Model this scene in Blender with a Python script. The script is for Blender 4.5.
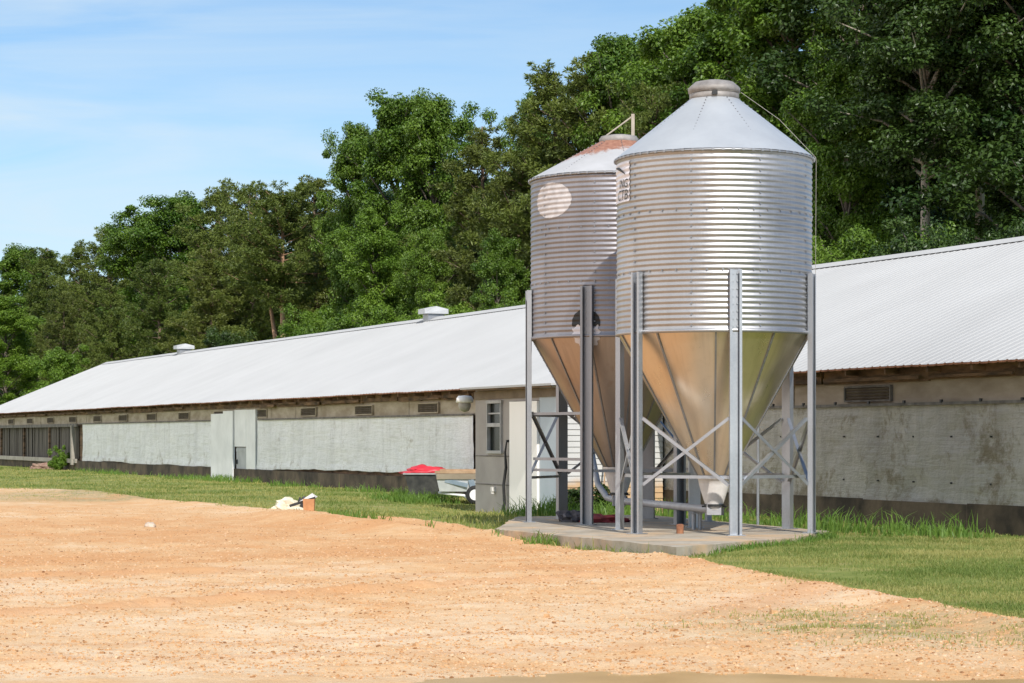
import bpy, math, random
import numpy as np
from mathutils import Vector, noise as mnoise

R = math.radians
sc = bpy.context.scene
col = sc.collection
for o in list(bpy.data.objects):
    bpy.data.objects.remove(o)

# ------------------------------------------------------------------ camera
HC = 1.42
FPX = 2300.0
cam = bpy.data.cameras.new('camera')
cam.sensor_width = 36.0
cam.lens = FPX / 1024 * 36
cam.shift_y = 94.5 / 1024
cam.clip_start = 0.5
cam.clip_end = 4000
camo = bpy.data.objects.new('camera', cam)
camo.location = (0, 0, HC)
camo.rotation_euler = (R(90), 0, 0)
col.objects.link(camo)
sc.camera = camo

# ------------------------------------------------------------------ sky, sun, exposure
SUN_AZ, SUN_EL = R(16), R(41)          # azimuth: to the right of straight behind the camera
sdir = Vector((math.sin(SUN_AZ) * math.cos(SUN_EL), -math.cos(SUN_AZ) * math.cos(SUN_EL), math.sin(SUN_EL)))
W = bpy.data.worlds.new('World')
sc.world = W
W.use_nodes = True
nt = W.node_tree
bg = nt.nodes['Background']
sky = nt.nodes.new('ShaderNodeTexSky')
sky.sky_type = 'NISHITA'
sky.sun_disc = False
sky.sun_elevation = SUN_EL
sky.sun_rotation = math.atan2(sdir.x, sdir.y)
sky.air_density = 1.0
sky.dust_density = 0.15
sky.ozone_density = 3.0
tc = nt.nodes.new('ShaderNodeTexCoord')
mp = nt.nodes.new('ShaderNodeMapping')
mp.inputs['Scale'].default_value = (3.0, 3.0, 22.0)
mp.inputs['Rotation'].default_value = (0, R(-5), 0)
n1 = nt.nodes.new('ShaderNodeTexNoise')
n1.inputs['Scale'].default_value = 1.7
n1.inputs['Detail'].default_value = 8
n1.inputs['Roughness'].default_value = 0.55
n1.inputs['Distortion'].default_value = 0.8
rp = nt.nodes.new('ShaderNodeValToRGB')
rp.color_ramp.elements[0].position = 0.33
rp.color_ramp.elements[0].color = (0, 0, 0, 1)
rp.color_ramp.elements[1].position = 0.78
rp.color_ramp.elements[1].color = (0.7, 0.7, 0.7, 1)
# thin high cloud is denser towards the left of the view (a real cloud bank, by direction)
sep = nt.nodes.new('ShaderNodeSeparateXYZ')
mr = nt.nodes.new('ShaderNodeMapRange')
mr.inputs['From Min'].default_value = 0.16
mr.inputs['From Max'].default_value = -0.22
mr.inputs['To Min'].default_value = 0.10
mr.inputs['To Max'].default_value = 1.0
mul = nt.nodes.new('ShaderNodeMath'); mul.operation = 'MULTIPLY'
# milky air low down
mr2 = nt.nodes.new('ShaderNodeMapRange')
mr2.inputs['From Min'].default_value = 0.24
mr2.inputs['From Max'].default_value = 0.02
mr2.inputs['To Min'].default_value = 0.04
mr2.inputs['To Max'].default_value = 0.46
add = nt.nodes.new('ShaderNodeMath'); add.operation = 'ADD'; add.use_clamp = True
mx = nt.nodes.new('ShaderNodeMix'); mx.data_type = 'RGBA'
mx.inputs[7].default_value = (5.9, 6.85, 7.5, 1)
L = nt.links.new
L(tc.outputs['Generated'], mp.inputs['Vector'])
L(mp.outputs['Vector'], n1.inputs['Vector'])
L(n1.outputs['Fac'], rp.inputs['Fac'])
L(tc.outputs['Generated'], sep.inputs[0])
L(sep.outputs['X'], mr.inputs['Value'])
L(sep.outputs['Z'], mr2.inputs['Value'])
L(rp.outputs['Color'], mul.inputs[0])
L(mr.outputs['Result'], mul.inputs[1])
L(mul.outputs[0], add.inputs[0])
L(mr2.outputs['Result'], add.inputs[1])
L(add.outputs[0], mx.inputs[0])
deep = nt.nodes.new('ShaderNodeMix'); deep.data_type = 'RGBA'; deep.blend_type = 'MULTIPLY'
deep.inputs[0].default_value = 1.0
deep.inputs[7].default_value = (0.70, 0.91, 1.05, 1)
L(sky.outputs['Color'], deep.inputs[6])
L(deep.outputs[2], mx.inputs[6])
# bright cloud added out of view at left to lift fill on shaded walls
fill_cloud = nt.nodes.new('ShaderNodeMapRange')
fill_cloud.inputs['From Min'].default_value = -0.34; fill_cloud.inputs['From Max'].default_value = -0.62
L(sep.outputs['X'], fill_cloud.inputs['Value'])
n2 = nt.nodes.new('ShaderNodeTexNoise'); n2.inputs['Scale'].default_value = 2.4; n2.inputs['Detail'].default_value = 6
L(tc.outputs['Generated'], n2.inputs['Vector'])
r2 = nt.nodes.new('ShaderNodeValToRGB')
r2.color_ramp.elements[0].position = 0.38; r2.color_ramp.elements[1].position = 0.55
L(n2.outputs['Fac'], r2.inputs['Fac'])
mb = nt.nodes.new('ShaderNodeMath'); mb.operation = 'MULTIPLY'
L(fill_cloud.outputs['Result'], mb.inputs[0]); L(r2.outputs['Color'], mb.inputs[1])
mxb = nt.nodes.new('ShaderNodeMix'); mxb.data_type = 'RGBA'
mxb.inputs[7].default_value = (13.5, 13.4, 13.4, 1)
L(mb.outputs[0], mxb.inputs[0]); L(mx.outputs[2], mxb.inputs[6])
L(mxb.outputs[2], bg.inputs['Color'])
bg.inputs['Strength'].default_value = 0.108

sun = bpy.data.lights.new('sun', 'SUN')
sun.energy = 4.2
sun.angle = R(0.55)
sun.color = (1.0, 0.955, 0.88)
suno = bpy.data.objects.new('sun', sun)
suno.rotation_euler = sdir.to_track_quat('Z', 'Y').to_euler()
suno.location = (20, -20, 40)
col.objects.link(suno)

sc.view_settings.view_transform = 'Standard'
sc.view_settings.look = 'None'
sc.view_settings.gamma = 1
sc.view_settings.exposure = 0.20
sc.view_settings.use_curve_mapping = False
sc.render.engine = 'CYCLES'
sc.cycles.use_denoising = True
sc.cycles.max_bounces = 8
sc.cycles.caustics_reflective = False
sc.cycles.caustics_refractive = False

rng = np.random.default_rng(7)
random.seed(7)

# ------------------------------------------------------------------ helpers: meshes and objects
def tag(o, label=None, cat=None, group=None, kind=None):
    if label: o['label'] = label
    if cat: o['category'] = cat
    if group: o['group'] = group
    if kind: o['kind'] = kind
    return o

def empty(name, loc):
    o = bpy.data.objects.new(name, None)
    o.empty_display_size = 0.3
    o.location = loc
    col.objects.link(o)
    return o

def link_mesh(name, me, mats, parent=None, loc=(0, 0, 0)):
    for m in (mats if isinstance(mats, (list, tuple)) else [mats]):
        me.materials.append(m)
    o = bpy.data.objects.new(name, me)
    o.location = loc
    col.objects.link(o)
    if parent is not None:
        o.parent = parent
    return o

def root_loc(o):
    while o.parent is not None:
        o = o.parent
    return o.location.copy()

class MB:
    """collects shapes in world coordinates; build() links them as one mesh object"""
    def __init__(s):
        s.v = []; s.f = []; s.m = []; s.sm = []
    def add(s, vs, fs, mi=0, smooth=False):
        b = len(s.v)
        s.v.extend(tuple(v) for v in vs)
        for f in fs:
            s.f.append(tuple(i + b for i in f)); s.m.append(mi); s.sm.append(smooth)
    def hexa(s, p, mi=0):
        # p: 8 corners, bottom four counter-clockwise then top four
        s.add(p, [(3, 2, 1, 0), (4, 5, 6, 7), (0, 1, 5, 4), (1, 2, 6, 5), (2, 3, 7, 6), (3, 0, 4, 7)], mi)
    def box(s, c, size, ax=None, mi=0):
        c = Vector(c)
        X, Y, Z = ax if ax else (Vector((1, 0, 0)), Vector((0, 1, 0)), Vector((0, 0, 1)))
        a, b, d = size[0] / 2, size[1] / 2, size[2] / 2
        pts = [c + X * (i * a) + Y * (j * b) + Z * (k * d) for k in (-1, 1) for i, j in ((-1, -1), (1, -1), (1, 1), (-1, 1))]
        s.hexa(pts, mi)
    def tube(s, pts, rads, n=8, mi=0, caps=True, smooth=True):
        pts = [Vector(p) for p in pts]
        if not hasattr(rads, '__len__'): rads = [rads] * len(pts)
        vs = []; prevx = None
        for i, p in enumerate(pts):
            t = (pts[min(i + 1, len(pts) - 1)] - pts[max(i - 1, 0)]).normalized()
            if prevx is None:
                ref = Vector((0, 0, 1)) if abs(t.z) < 0.9 else Vector((1, 0, 0))
                x = ref.cross(t).normalized()
            else:
                x = (prevx - t * prevx.dot(t)).normalized()
            prevx = x
            y = t.cross(x)
            for k in range(n):
                a = 2 * math.pi * k / n
                vs.append(p + (x * math.cos(a) + y * math.sin(a)) * rads[i])
        fs = []
        for i in range(len(pts) - 1):
            for k in range(n):
                fs.append((i * n + k, i * n + (k + 1) % n, (i + 1) * n + (k + 1) % n, (i + 1) * n + k))
        s.add(vs, fs, mi, smooth)
        if caps:
            b = len(pts) - 1
            s.add(vs[:n], [tuple(range(n))[::-1]], mi)
            s.add(vs[b * n:], [tuple(range(n))], mi)
    def lathe(s, c, prof, n=64, mi=0, smooth=True, a0=0, a1=2 * math.pi):
        full = abs(a1 - a0 - 2 * math.pi) < 1e-6
        m = n if full else n + 1
        vs = []
        for r, z in prof:
            for k in range(m):
                a = a0 + (a1 - a0) * k / n
                vs.append((c[0] + r * math.cos(a), c[1] + r * math.sin(a), c[2] + z))
        fs = []
        for i in range(len(prof) - 1):
            for k in range(n):
                k2 = (k + 1) % m if full else k + 1
                fs.append((i * m + k, i * m + k2, (i + 1) * m + k2, (i + 1) * m + k))
        s.add(vs, fs, mi, smooth)
    def build(s, name, mats, parent=None):
        me = bpy.data.meshes.new(name)
        off = root_loc(parent) if parent is not None else Vector((0, 0, 0))
        me.from_pydata([(v[0] - off.x, v[1] - off.y, v[2] - off.z) for v in s.v], [], s.f)
        me.polygons.foreach_set('material_index', s.m)
        me.polygons.foreach_set('use_smooth', s.sm)
        me.update()
        return link_mesh(name, me, mats, parent)
    def build_at(s, name, mats, loc):
        """a one-mesh thing with its origin at loc"""
        me = bpy.data.meshes.new(name)
        me.from_pydata([(v[0] - loc[0], v[1] - loc[1], v[2] - loc[2]) for v in s.v], [], s.f)
        me.polygons.foreach_set('material_index', s.m)
        me.polygons.foreach_set('use_smooth', s.sm)
        me.update()
        return link_mesh(name, me, mats, None, loc)

def np_mesh(name, verts, k, attrs=None, smooth=False):
    """verts (N*k,3): N separate k-gons"""
    n = len(verts) // k
    me = bpy.data.meshes.new(name)
    me.vertices.add(len(verts))
    me.vertices.foreach_set('co', verts.astype(np.float32).ravel())
    me.loops.add(len(verts))
    me.loops.foreach_set('vertex_index', np.arange(len(verts), dtype=np.int32))
    me.polygons.add(n)
    me.polygons.foreach_set('loop_start', np.arange(0, len(verts), k, dtype=np.int32))
    me.polygons.foreach_set('use_smooth', np.full(n, smooth))
    for nm, arr in (attrs or {}).items():
        a = me.attributes.new(nm, 'FLOAT', 'FACE')
        a.data.foreach_set('value', arr.astype(np.float32))
    me.update(calc_edges=True)
    return me

def grid_mesh(name, P, attrs=None, smooth=True):
    """P (ny,nx,3) grid of points, shared vertices"""
    ny, nx, _ = P.shape
    me = bpy.data.meshes.new(name)
    me.vertices.add(ny * nx)
    me.vertices.foreach_set('co', P.astype(np.float32).ravel())
    idx = np.arange(ny * nx).reshape(ny, nx)
    q = np.stack([idx[:-1, :-1], idx[:-1, 1:], idx[1:, 1:], idx[1:, :-1]], -1).reshape(-1, 4)
    me.loops.add(q.size)
    me.loops.foreach_set('vertex_index', q.astype(np.int32).ravel())
    me.polygons.add(len(q))
    me.polygons.foreach_set('loop_start', np.arange(0, q.size, 4, dtype=np.int32))
    me.polygons.foreach_set('use_smooth', np.full(len(q), smooth))
    for nm, arr in (attrs or {}).items():
        a = me.attributes.new(nm, 'FLOAT', 'POINT')
        a.data.foreach_set('value', arr.astype(np.float32).ravel())
    me.update(calc_edges=True)
    return me

# ------------------------------------------------------------------ helpers: materials
class NT:
    def __init__(s, name):
        s.m = bpy.data.materials.new(name); s.m.use_nodes = True
        s.t = s.m.node_tree; s.b = s.t.nodes['Principled BSDF']
        s.out = s.t.nodes['Material Output']
        s.co = s.t.nodes.new('ShaderNodeTexCoord')
    def n(s, typ, **kw):
        x = s.t.nodes.new('ShaderNode' + typ)
        for k, v in kw.items(): setattr(x, k, v)
        return x
    def l(s, a, b): s.t.links.new(a, b)
    def noise(s, scale, detail=4, rough=0.55, vec=None, stretch=None, dist=0.0):
        x = s.n('TexNoise')
        x.inputs['Scale'].default_value = scale; x.inputs['Detail'].default_value = detail
        x.inputs['Roughness'].default_value = rough; x.inputs['Distortion'].default_value = dist
        v = vec or s.co.outputs['Object']
        if stretch:
            m = s.n('Mapping'); m.inputs['Scale'].default_value = stretch
            s.l(v, m.inputs['Vector']); v = m.outputs['Vector']
        s.l(v, x.inputs['Vector'])
        return x.outputs['Fac']
    def ramp(s, fac, stops):
        x = s.n('ValToRGB'); e = x.color_ramp.elements
        while len(e) < len(stops): e.new(0.5)
        for i, (p, c) in enumerate(stops):
            e[i].position = p
            e[i].color = (c, c, c, 1) if not hasattr(c, '__len__') else (*c, 1)
        s.l(fac, x.inputs['Fac'])
        return x.outputs['Color']
    def mix(s, fac, a, b, blend='MIX'):
        x = s.n('Mix', data_type='RGBA', blend_type=blend)
        for v, i in ((fac, 0), (a, 6), (b, 7)):
            if hasattr(v, 'is_linked'): s.l(v, x.inputs[i])
            elif i == 0: x.inputs[0].default_value = v
            else: x.inputs[i].default_value = (*v, 1)
        return x.outputs[2]
    def math(s, op, a, b=None, clamp=False):
        x = s.n('Math', operation=op, use_clamp=clamp)
        for v, i in ((a, 0), (b, 1)):
            if v is None: continue
            if hasattr(v, 'is_linked'): s.l(v, x.inputs[i])
            else: x.inputs[i].default_value = v
        return x.outputs[0]
    def range(s, v, a, b, c=0.0, d=1.0):
        x = s.n('MapRange'); s.l(v, x.inputs['Value'])
        for k, val in (('From Min', a), ('From Max', b), ('To Min', c), ('To Max', d)): x.inputs[k].default_value = val
        return x.outputs['Result']
    def attr(s, name):
        x = s.n('Attribute'); x.attribute_name = name
        return x.outputs['Fac']
    def xyz(s, which='Object'):
        x = s.n('SeparateXYZ'); s.l(s.co.outputs[which], x.inputs[0])
        return x.outputs
    def set(s, **kw):
        names = dict(color='Base Color', rough='Roughness', metal='Metallic', spec='Specular IOR Level', alpha='Alpha')
        for k, v in kw.items():
            i = s.b.inputs[names[k]]
            if hasattr(v, 'is_linked'): s.l(v, i)
            elif hasattr(v, '__len__'): i.default_value = (*v, 1)
            else: i.default_value = v
        return s
    def bump(s, h, strength=0.3, dist=0.02):
        x = s.n('Bump'); x.inputs['Strength'].default_value = strength; x.inputs['Distance'].default_value = dist
        s.l(h, x.inputs['Height']); s.l(x.outputs['Normal'], s.b.inputs['Normal'])
        return s

def dirty(name, c1, c2, scale=2.0, rough=0.7, metal=0.0, stretch=None, bump=0.0, bscale=30, lo=0.35, hi=0.65):
    t = NT(name)
    f = t.noise(scale, 6, 0.6, stretch=stretch)
    t.set(color=t.ramp(f, [(lo, c1), (hi, c2)]), rough=rough, metal=metal)
    if bump: t.bump(t.noise(bscale, 4, stretch=stretch), bump, 0.01)
    return t.m

M = {}
def galv(name, c, rough, var=0.12, cells=True):
    t = NT(name)
    o = t.xyz()
    f = t.noise(1.1, 5, 0.6)
    sp = t.noise(38, 2, 0.6)
    # vertical weathering streaks
    st = t.noise(5.0, 4, 0.6, stretch=(1, 1, 0.06))
    k = t.math('ADD', t.math('MULTIPLY', f, 0.5), t.math('MULTIPLY', st, 0.5))
    colr = t.ramp(k, [(0.3, tuple(x * (1 - var) for x in c)), (0.7, tuple(min(1, x * (1 + var)) for x in c))])
    if cells:
        ang = t.math('ARCTAN2', o[1], o[0])
        a = t.math('FLOOR', t.math('MULTIPLY', t.math('ADD', ang, 3.3), 1.43))
        b = t.math('FLOOR', t.math('MULTIPLY', o[2], 1.23))
        w = t.n('TexWhiteNoise', noise_dimensions='2D')
        cb = t.n('CombineXYZ'); t.l(a, cb.inputs[0]); t.l(b, cb.inputs[1]); t.l(cb.outputs[0], w.inputs['Vector'])
        colr = t.mix(1.0, colr, t.ramp(w.outputs['Value'], [(0, 0.84), (1, 1.0)]), 'MULTIPLY')
    colr = t.mix(1.0, colr, t.ramp(sp, [(0.35, 0.93), (0.65, 1.0)]), 'MULTIPLY')
    t.set(color=colr, metal=0.88, rough=t.range(t.math('ADD', f, t.math('MULTIPLY', sp, 0.3)), 0.45, 0.85, rough - 0.06, rough + 0.08))
    return t.m
M['galv_body'] = galv('galvanized_sheet', (0.465, 0.455, 0.455), 0.43)
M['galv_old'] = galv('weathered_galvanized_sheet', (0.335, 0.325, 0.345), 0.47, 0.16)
M['galv_leg'] = galv('galvanized_channel', (0.46, 0.475, 0.50), 0.46, 0.14, False)
M['galv_dark'] = galv('dull_galvanized_channel', (0.34, 0.345, 0.36), 0.52, 0.16, False)

def cone_mat(name, rust):
    t = NT(name)
    o = t.xyz()
    f = t.noise(2.2, 5, 0.6); st = t.noise(9, 5, 0.6, dist=0.5)
    base = t.ramp(f, [(0.3, (0.50, 0.52, 0.54)), (0.7, (0.58, 0.60, 0.615))])
    if rust:
        base = t.ramp(f, [(0.3, (0.50, 0.49, 0.48)), (0.7, (0.60, 0.59, 0.585))])
        # rust bleeding down from the collar at the top of the roof (its own shape)
        h = t.math('ADD', o[2], t.math('MULTIPLY', st, 0.26))
        h = t.math('ADD', h, t.math('MULTIPLY', t.math('MULTIPLY', o[0], -1.0), 0.16))
        k = t.range(h, rust, rust + 0.07)
        base = t.mix(k, base, t.ramp(t.noise(14, 4), [(0.3, (0.24, 0.10, 0.06)), (0.7, (0.40, 0.20, 0.13))]))
        t.set(metal=t.math('SUBTRACT', 0.25, t.math('MULTIPLY', k, 0.25)), rough=0.5)
    else:
        t.set(metal=0.45, rough=0.45)
    t.set(color=base)
    return t.m
M['cone'] = cone_mat('galvanized_roof', 0)

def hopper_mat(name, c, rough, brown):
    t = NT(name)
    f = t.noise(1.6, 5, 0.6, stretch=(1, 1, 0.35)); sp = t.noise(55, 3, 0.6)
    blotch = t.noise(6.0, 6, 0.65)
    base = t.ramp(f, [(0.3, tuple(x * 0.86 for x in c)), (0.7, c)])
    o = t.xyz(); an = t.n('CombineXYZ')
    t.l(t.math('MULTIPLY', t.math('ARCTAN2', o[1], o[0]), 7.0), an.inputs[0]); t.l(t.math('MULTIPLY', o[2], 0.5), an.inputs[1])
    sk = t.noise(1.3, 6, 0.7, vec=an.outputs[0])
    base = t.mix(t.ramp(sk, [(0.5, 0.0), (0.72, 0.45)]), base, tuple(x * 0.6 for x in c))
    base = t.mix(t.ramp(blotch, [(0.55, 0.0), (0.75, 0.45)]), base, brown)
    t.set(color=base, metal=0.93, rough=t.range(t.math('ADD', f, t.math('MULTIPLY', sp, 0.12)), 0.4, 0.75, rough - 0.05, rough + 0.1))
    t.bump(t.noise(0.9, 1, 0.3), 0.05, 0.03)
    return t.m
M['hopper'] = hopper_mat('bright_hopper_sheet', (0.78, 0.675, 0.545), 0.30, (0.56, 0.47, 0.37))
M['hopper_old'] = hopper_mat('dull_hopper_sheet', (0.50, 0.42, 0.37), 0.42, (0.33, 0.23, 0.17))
M['rust'] = dirty('rust', (0.16, 0.06, 0.03), (0.36, 0.16, 0.08), 6, 0.9)
M['collar'] = dirty('dusty_collar', (0.22, 0.20, 0.185), (0.36, 0.335, 0.315), 5, 0.65, 0.3)
M['black'] = dirty('black_paint', (0.012, 0.012, 0.013), (0.03, 0.03, 0.03), 8, 0.55)
M['decal'] = dirty('faded_white_decal', (0.44, 0.415, 0.415), (0.58, 0.55, 0.545), 9, 0.6, 0.1)
M['decal_new'] = dirty('white_sticker', (0.68, 0.65, 0.68), (0.76, 0.74, 0.76), 6, 0.45)
M['plastic'] = dirty('white_plastic', (0.62, 0.58, 0.55), (0.78, 0.75, 0.72), 4, 0.45)
M['pvc'] = dirty('grey_pvc', (0.34, 0.335, 0.345), (0.44, 0.435, 0.445), 5, 0.4)
M['rope'] = dirty('old_rope', (0.35, 0.32, 0.28), (0.5, 0.46, 0.4), 20, 0.9)

# white roof sheets
t = NT('white_roof_sheet')
f = t.noise(0.35, 5, 0.6); f2 = t.noise(7, 4, 0.6, stretch=(1, 1, 1))
c = t.ramp(f, [(0.3, (0.455, 0.452, 0.442)), (0.7, (0.50, 0.497, 0.487))])
c = t.mix(t.ramp(f2, [(0.58, 0.0), (0.8, 0.18)]), c, (0.31, 0.305, 0.30))
sx_ = t.n('VectorMath', operation='DOT_PRODUCT'); t.l(t.co.outputs['Object'], sx_.inputs[0]); sx_.inputs[1].default_value = tuple((-math.sin(math.atan(945 / 2300)), math.cos(math.atan(945 / 2300)), 0))
pn_ = t.n('TexWhiteNoise', noise_dimensions='1D'); t.l(t.math('FLOOR', t.math('MULTIPLY', sx_.outputs['Value'], 1.09)), pn_.inputs['W'])
c = t.mix(1.0, c, t.ramp(pn_.outputs['Value'], [(0, 0.965), (1, 1.0)]), 'MULTIPLY')      # sheet by sheet tone
t.set(color=c, metal=0.0, rough=0.7, spec=0.12)
M['roof'] = t.m

def tarp(name, c1, c2, mould, mlo, mhi, zfade):
    t = NT(name)
    o = t.xyz()
    f = t.noise(0.9, 5, 0.6); m = t.noise(1.05, 9, 0.72, dist=0.5); str_ = t.noise(3.0, 6, 0.7, stretch=(1, 1, 0.12))
    hz = t.noise(2.2, 6, 0.7, stretch=(.25, .25, 3.0)); fine = t.noise(9, 6, 0.75)
    c = t.ramp(f, [(0.3, c1), (0.7, c2)])
    c = t.mix(t.ramp(str_, [(0.48, 0.0), (0.72, 0.5)]), c, tuple(x * 0.68 for x in c1))
    c = t.mix(t.ramp(hz, [(0.55, 0.0), (0.72, 0.45)]), c, tuple(x * 0.66 for x in c1))
    c = t.mix(t.ramp(fine, [(0.52, 0.0), (0.75, 0.4)]), c, tuple(x * 0.72 for x in c1))
    # mildew: patches of their own, commoner near the foot of the sheet
    z = t.range(o[2], zfade, 0.15, 0.0, 0.13)
    mm = t.math('ADD', t.math('ADD', m, t.math('MULTIPLY', t.math('SUBTRACT', fine, 0.5), 0.25)), z)
    c = t.mix(t.ramp(mm, [(mlo, 0.0), (mhi, 0.8)]), c, mould)
    t.set(color=c, rough=0.75)
    t.bump(t.math('ADD', t.noise(2.4, 6, 0.65), t.math('MULTIPLY', hz, 0.6)), 0.9, 0.09)
    return t.m
M['tarp_grey'] = tarp('weathered_grey_tarp', (0.38, 0.355, 0.315), (0.50, 0.475, 0.43), (0.17, 0.135, 0.07), 0.545, 0.66, 1.0)
M['tarp_white'] = tarp('faded_white_tarp', (0.78, 0.78, 0.77), (0.88, 0.88, 0.87), (0.27, 0.21, 0.14), 0.60, 0.78, 0.95)
M['tan_ply'] = dirty('stained_plywood', (0.30, 0.24, 0.16), (0.47, 0.40, 0.30), 1.3, 0.85, stretch=(1, 1, 3), bump=0.2)
M['grey_ply'] = dirty('grey_plywood', (0.28, 0.225, 0.16), (0.43, 0.36, 0.275), 1.1, 0.85, stretch=(1, 1, 3), bump=0.2)
M['dark_wood'] = dirty('dark_rotten_wood', (0.055, 0.034, 0.02), (0.25, 0.15, 0.085), 2.0, 0.9, stretch=(1, 1, 4), bump=0.3)
M['plank'] = dirty('weathered_plank', (0.10, 0.09, 0.08), (0.21, 0.19, 0.17), 2.5, 0.9, stretch=(2, 2, 0.25), bump=0.3)
M['beam'] = dirty('pale_timber', (0.27, 0.24, 0.20), (0.40, 0.37, 0.32), 2.5, 0.85)
M['base'] = dirty('mouldy_footing', (0.03, 0.023, 0.016), (0.12, 0.088, 0.058), 1.6, 0.95, bump=0.5, bscale=12)
M['louvre'] = dirty('brown_louvre', (0.07, 0.05, 0.035), (0.13, 0.10, 0.07), 5, 0.8)
M['white_paint'] = dirty('dirty_white_paint', (0.74, 0.74, 0.73), (0.85, 0.85, 0.84), 1.5, 0.6)
M['door_white'] = dirty('white_door_paint', (0.90, 0.86, 0.82), (0.94, 0.90, 0.86), 1.2, 0.5, stretch=(1, 1, 0.4))
M['shed_grey'] = dirty('grey_shed_paint', (0.31, 0.28, 0.26), (0.39, 0.355, 0.33), 1.2, 0.75)
M['shed_blue'] = dirty('pale_blue_panel', (0.42, 0.48, 0.53), (0.50, 0.55, 0.60), 1.2, 0.7)
M['dark_void'] = dirty('dark_interior', (0.01, 0.01, 0.01), (0.02, 0.018, 0.016), 3, 0.9)
t = NT('siding_paint')
o = t.xyz(); f = t.noise(1.2, 4)
c = t.ramp(f, [(0.3, (0.46, 0.455, 0.44)), (0.7, (0.56, 0.555, 0.54))])
k = t.range(t.math('ADD', o[2], t.math('MULTIPLY', t.noise(2.5, 4), 0.5)), 0.95, 0.75)
c = t.mix(k, c, (0.50, 0.33, 0.18))      # clay splashed on the foot of the siding
t.set(color=c, rough=0.6)
M['siding'] = t.m
t = NT('window_glass'); t.set(color=(0.012, 0.015, 0.012), rough=0.22, spec=0.25); M['glass'] = t.m
t = NT('old_concrete')
f_ = t.noise(2.3, 6, 0.65); f2_ = t.noise(0.9, 6, 0.65, dist=0.4)
c = t.ramp(f_, [(0.32, (0.29, 0.235, 0.17)), (0.68, (0.45, 0.40, 0.325))])
c = t.mix(t.ramp(f2_, [(0.48, 0.0), (0.62, 0.75)]), c, (0.55, 0.37, 0.21))       # clay dust trodden onto it
c = t.mix(t.ramp(t.noise(5, 6, 0.7), [(0.55, 0.0), (0.72, 0.7)]), c, (0.16, 0.13, 0.10))
t.set(color=c, rough=0.92); t.bump(t.noise(25, 4), 0.35, 0.01)
M['concrete'] = t.m
M['red'] = dirty('red_plastic', (0.50, 0.02, 0.03), (0.66, 0.03, 0.05), 6, 0.45)
M['dark_red'] = dirty('dusty_red_cloth', (0.20, 0.03, 0.035), (0.34, 0.05, 0.06), 6, 0.9)
M['tub'] = dirty('dark_grey_tub', (0.035, 0.035, 0.035), (0.08, 0.078, 0.07), 6, 0.6)
M['orange_wood'] = dirty('orange_timber', (0.32, 0.20, 0.11), (0.45, 0.31, 0.19), 6, 0.7)
M['blue_paint'] = dirty('blue_grey_paint', (0.24, 0.32, 0.40), (0.34, 0.41, 0.48), 6, 0.6)
M['cream'] = dirty('cream_sack', (0.55, 0.48, 0.34), (0.74, 0.68, 0.54), 8, 0.85)
M['box'] = dirty('brown_card', (0.42, 0.19, 0.08), (0.56, 0.28, 0.13), 8, 0.8)
M['rubber'] = dirty('tyre_rubber', (0.015, 0.015, 0.015), (0.035, 0.034, 0.032), 10, 0.85)
M['stone'] = dirty('pale_stone', (0.42, 0.33, 0.25), (0.60, 0.50, 0.40), 6, 0.9, bump=0.4)
M['rubble'] = dirty('reddish_rubble', (0.20, 0.11, 0.08), (0.38, 0.26, 0.20), 6, 0.9, bump=0.4)

def leaf_mat(name, c1, c2, trans, gloss=0.5):
    t = NT(name)
    a = t.attr('tint')
    oi = t.n('ObjectInfo')
    k = t.math('ADD', t.math('MULTIPLY', a, 0.7), t.math('MULTIPLY', oi.outputs['Random'], 0.3))
    c = t.mix(k, c1, c2)
    t.set(color=c, rough=gloss, spec=0.35)
    tr = t.n('BsdfTranslucent')
    t.l(t.mix(1.0, c, (1.15, 1.25, 0.6), 'MULTIPLY'), tr.inputs['Color'])
    ms = t.n('MixShader'); ms.inputs[0].default_value = trans
    t.l(t.b.outputs[0], ms.inputs[1]); t.l(tr.outputs[0], ms.inputs[2]); t.l(ms.outputs[0], t.out.inputs['Surface'])
    return t.m
M['leaf'] = leaf_mat('green_leaves', (0.046, 0.104, 0.011), (0.160, 0.248, 0.030), 0.24, 0.42)
M['leaf_light'] = leaf_mat('light_green_leaves', (0.080, 0.160, 0.016), (0.195, 0.295, 0.038), 0.28, 0.42)
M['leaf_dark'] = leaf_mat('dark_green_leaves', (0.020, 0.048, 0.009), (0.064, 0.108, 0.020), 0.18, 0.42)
M['needle'] = leaf_mat('pine_needles', (0.050, 0.086, 0.014), (0.175, 0.212, 0.042), 0.12, 0.5)
M['needle_brown'] = leaf_mat('brownish_pine_needles', (0.056, 0.082, 0.014), (0.172, 0.196, 0.040), 0.12, 0.5)
M['grass'] = leaf_mat('grass_blades', (0.085, 0.165, 0.022), (0.42, 0.375, 0.14), 0.32, 0.6)
M['weed'] = leaf_mat('weed_leaves', (0.075, 0.16, 0.022), (0.20, 0.30, 0.06), 0.30, 0.5)
M['bark'] = dirty('bark', (0.09, 0.07, 0.055), (0.20, 0.165, 0.135), 3, 0.95, stretch=(4, 4, 0.6), bump=0.5, bscale=8)
M['pine_bark'] = dirty('pine_bark', (0.11, 0.075, 0.055), (0.26, 0.18, 0.13), 3, 0.95, stretch=(4, 4, 0.8), bump=0.5, bscale=8)

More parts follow.
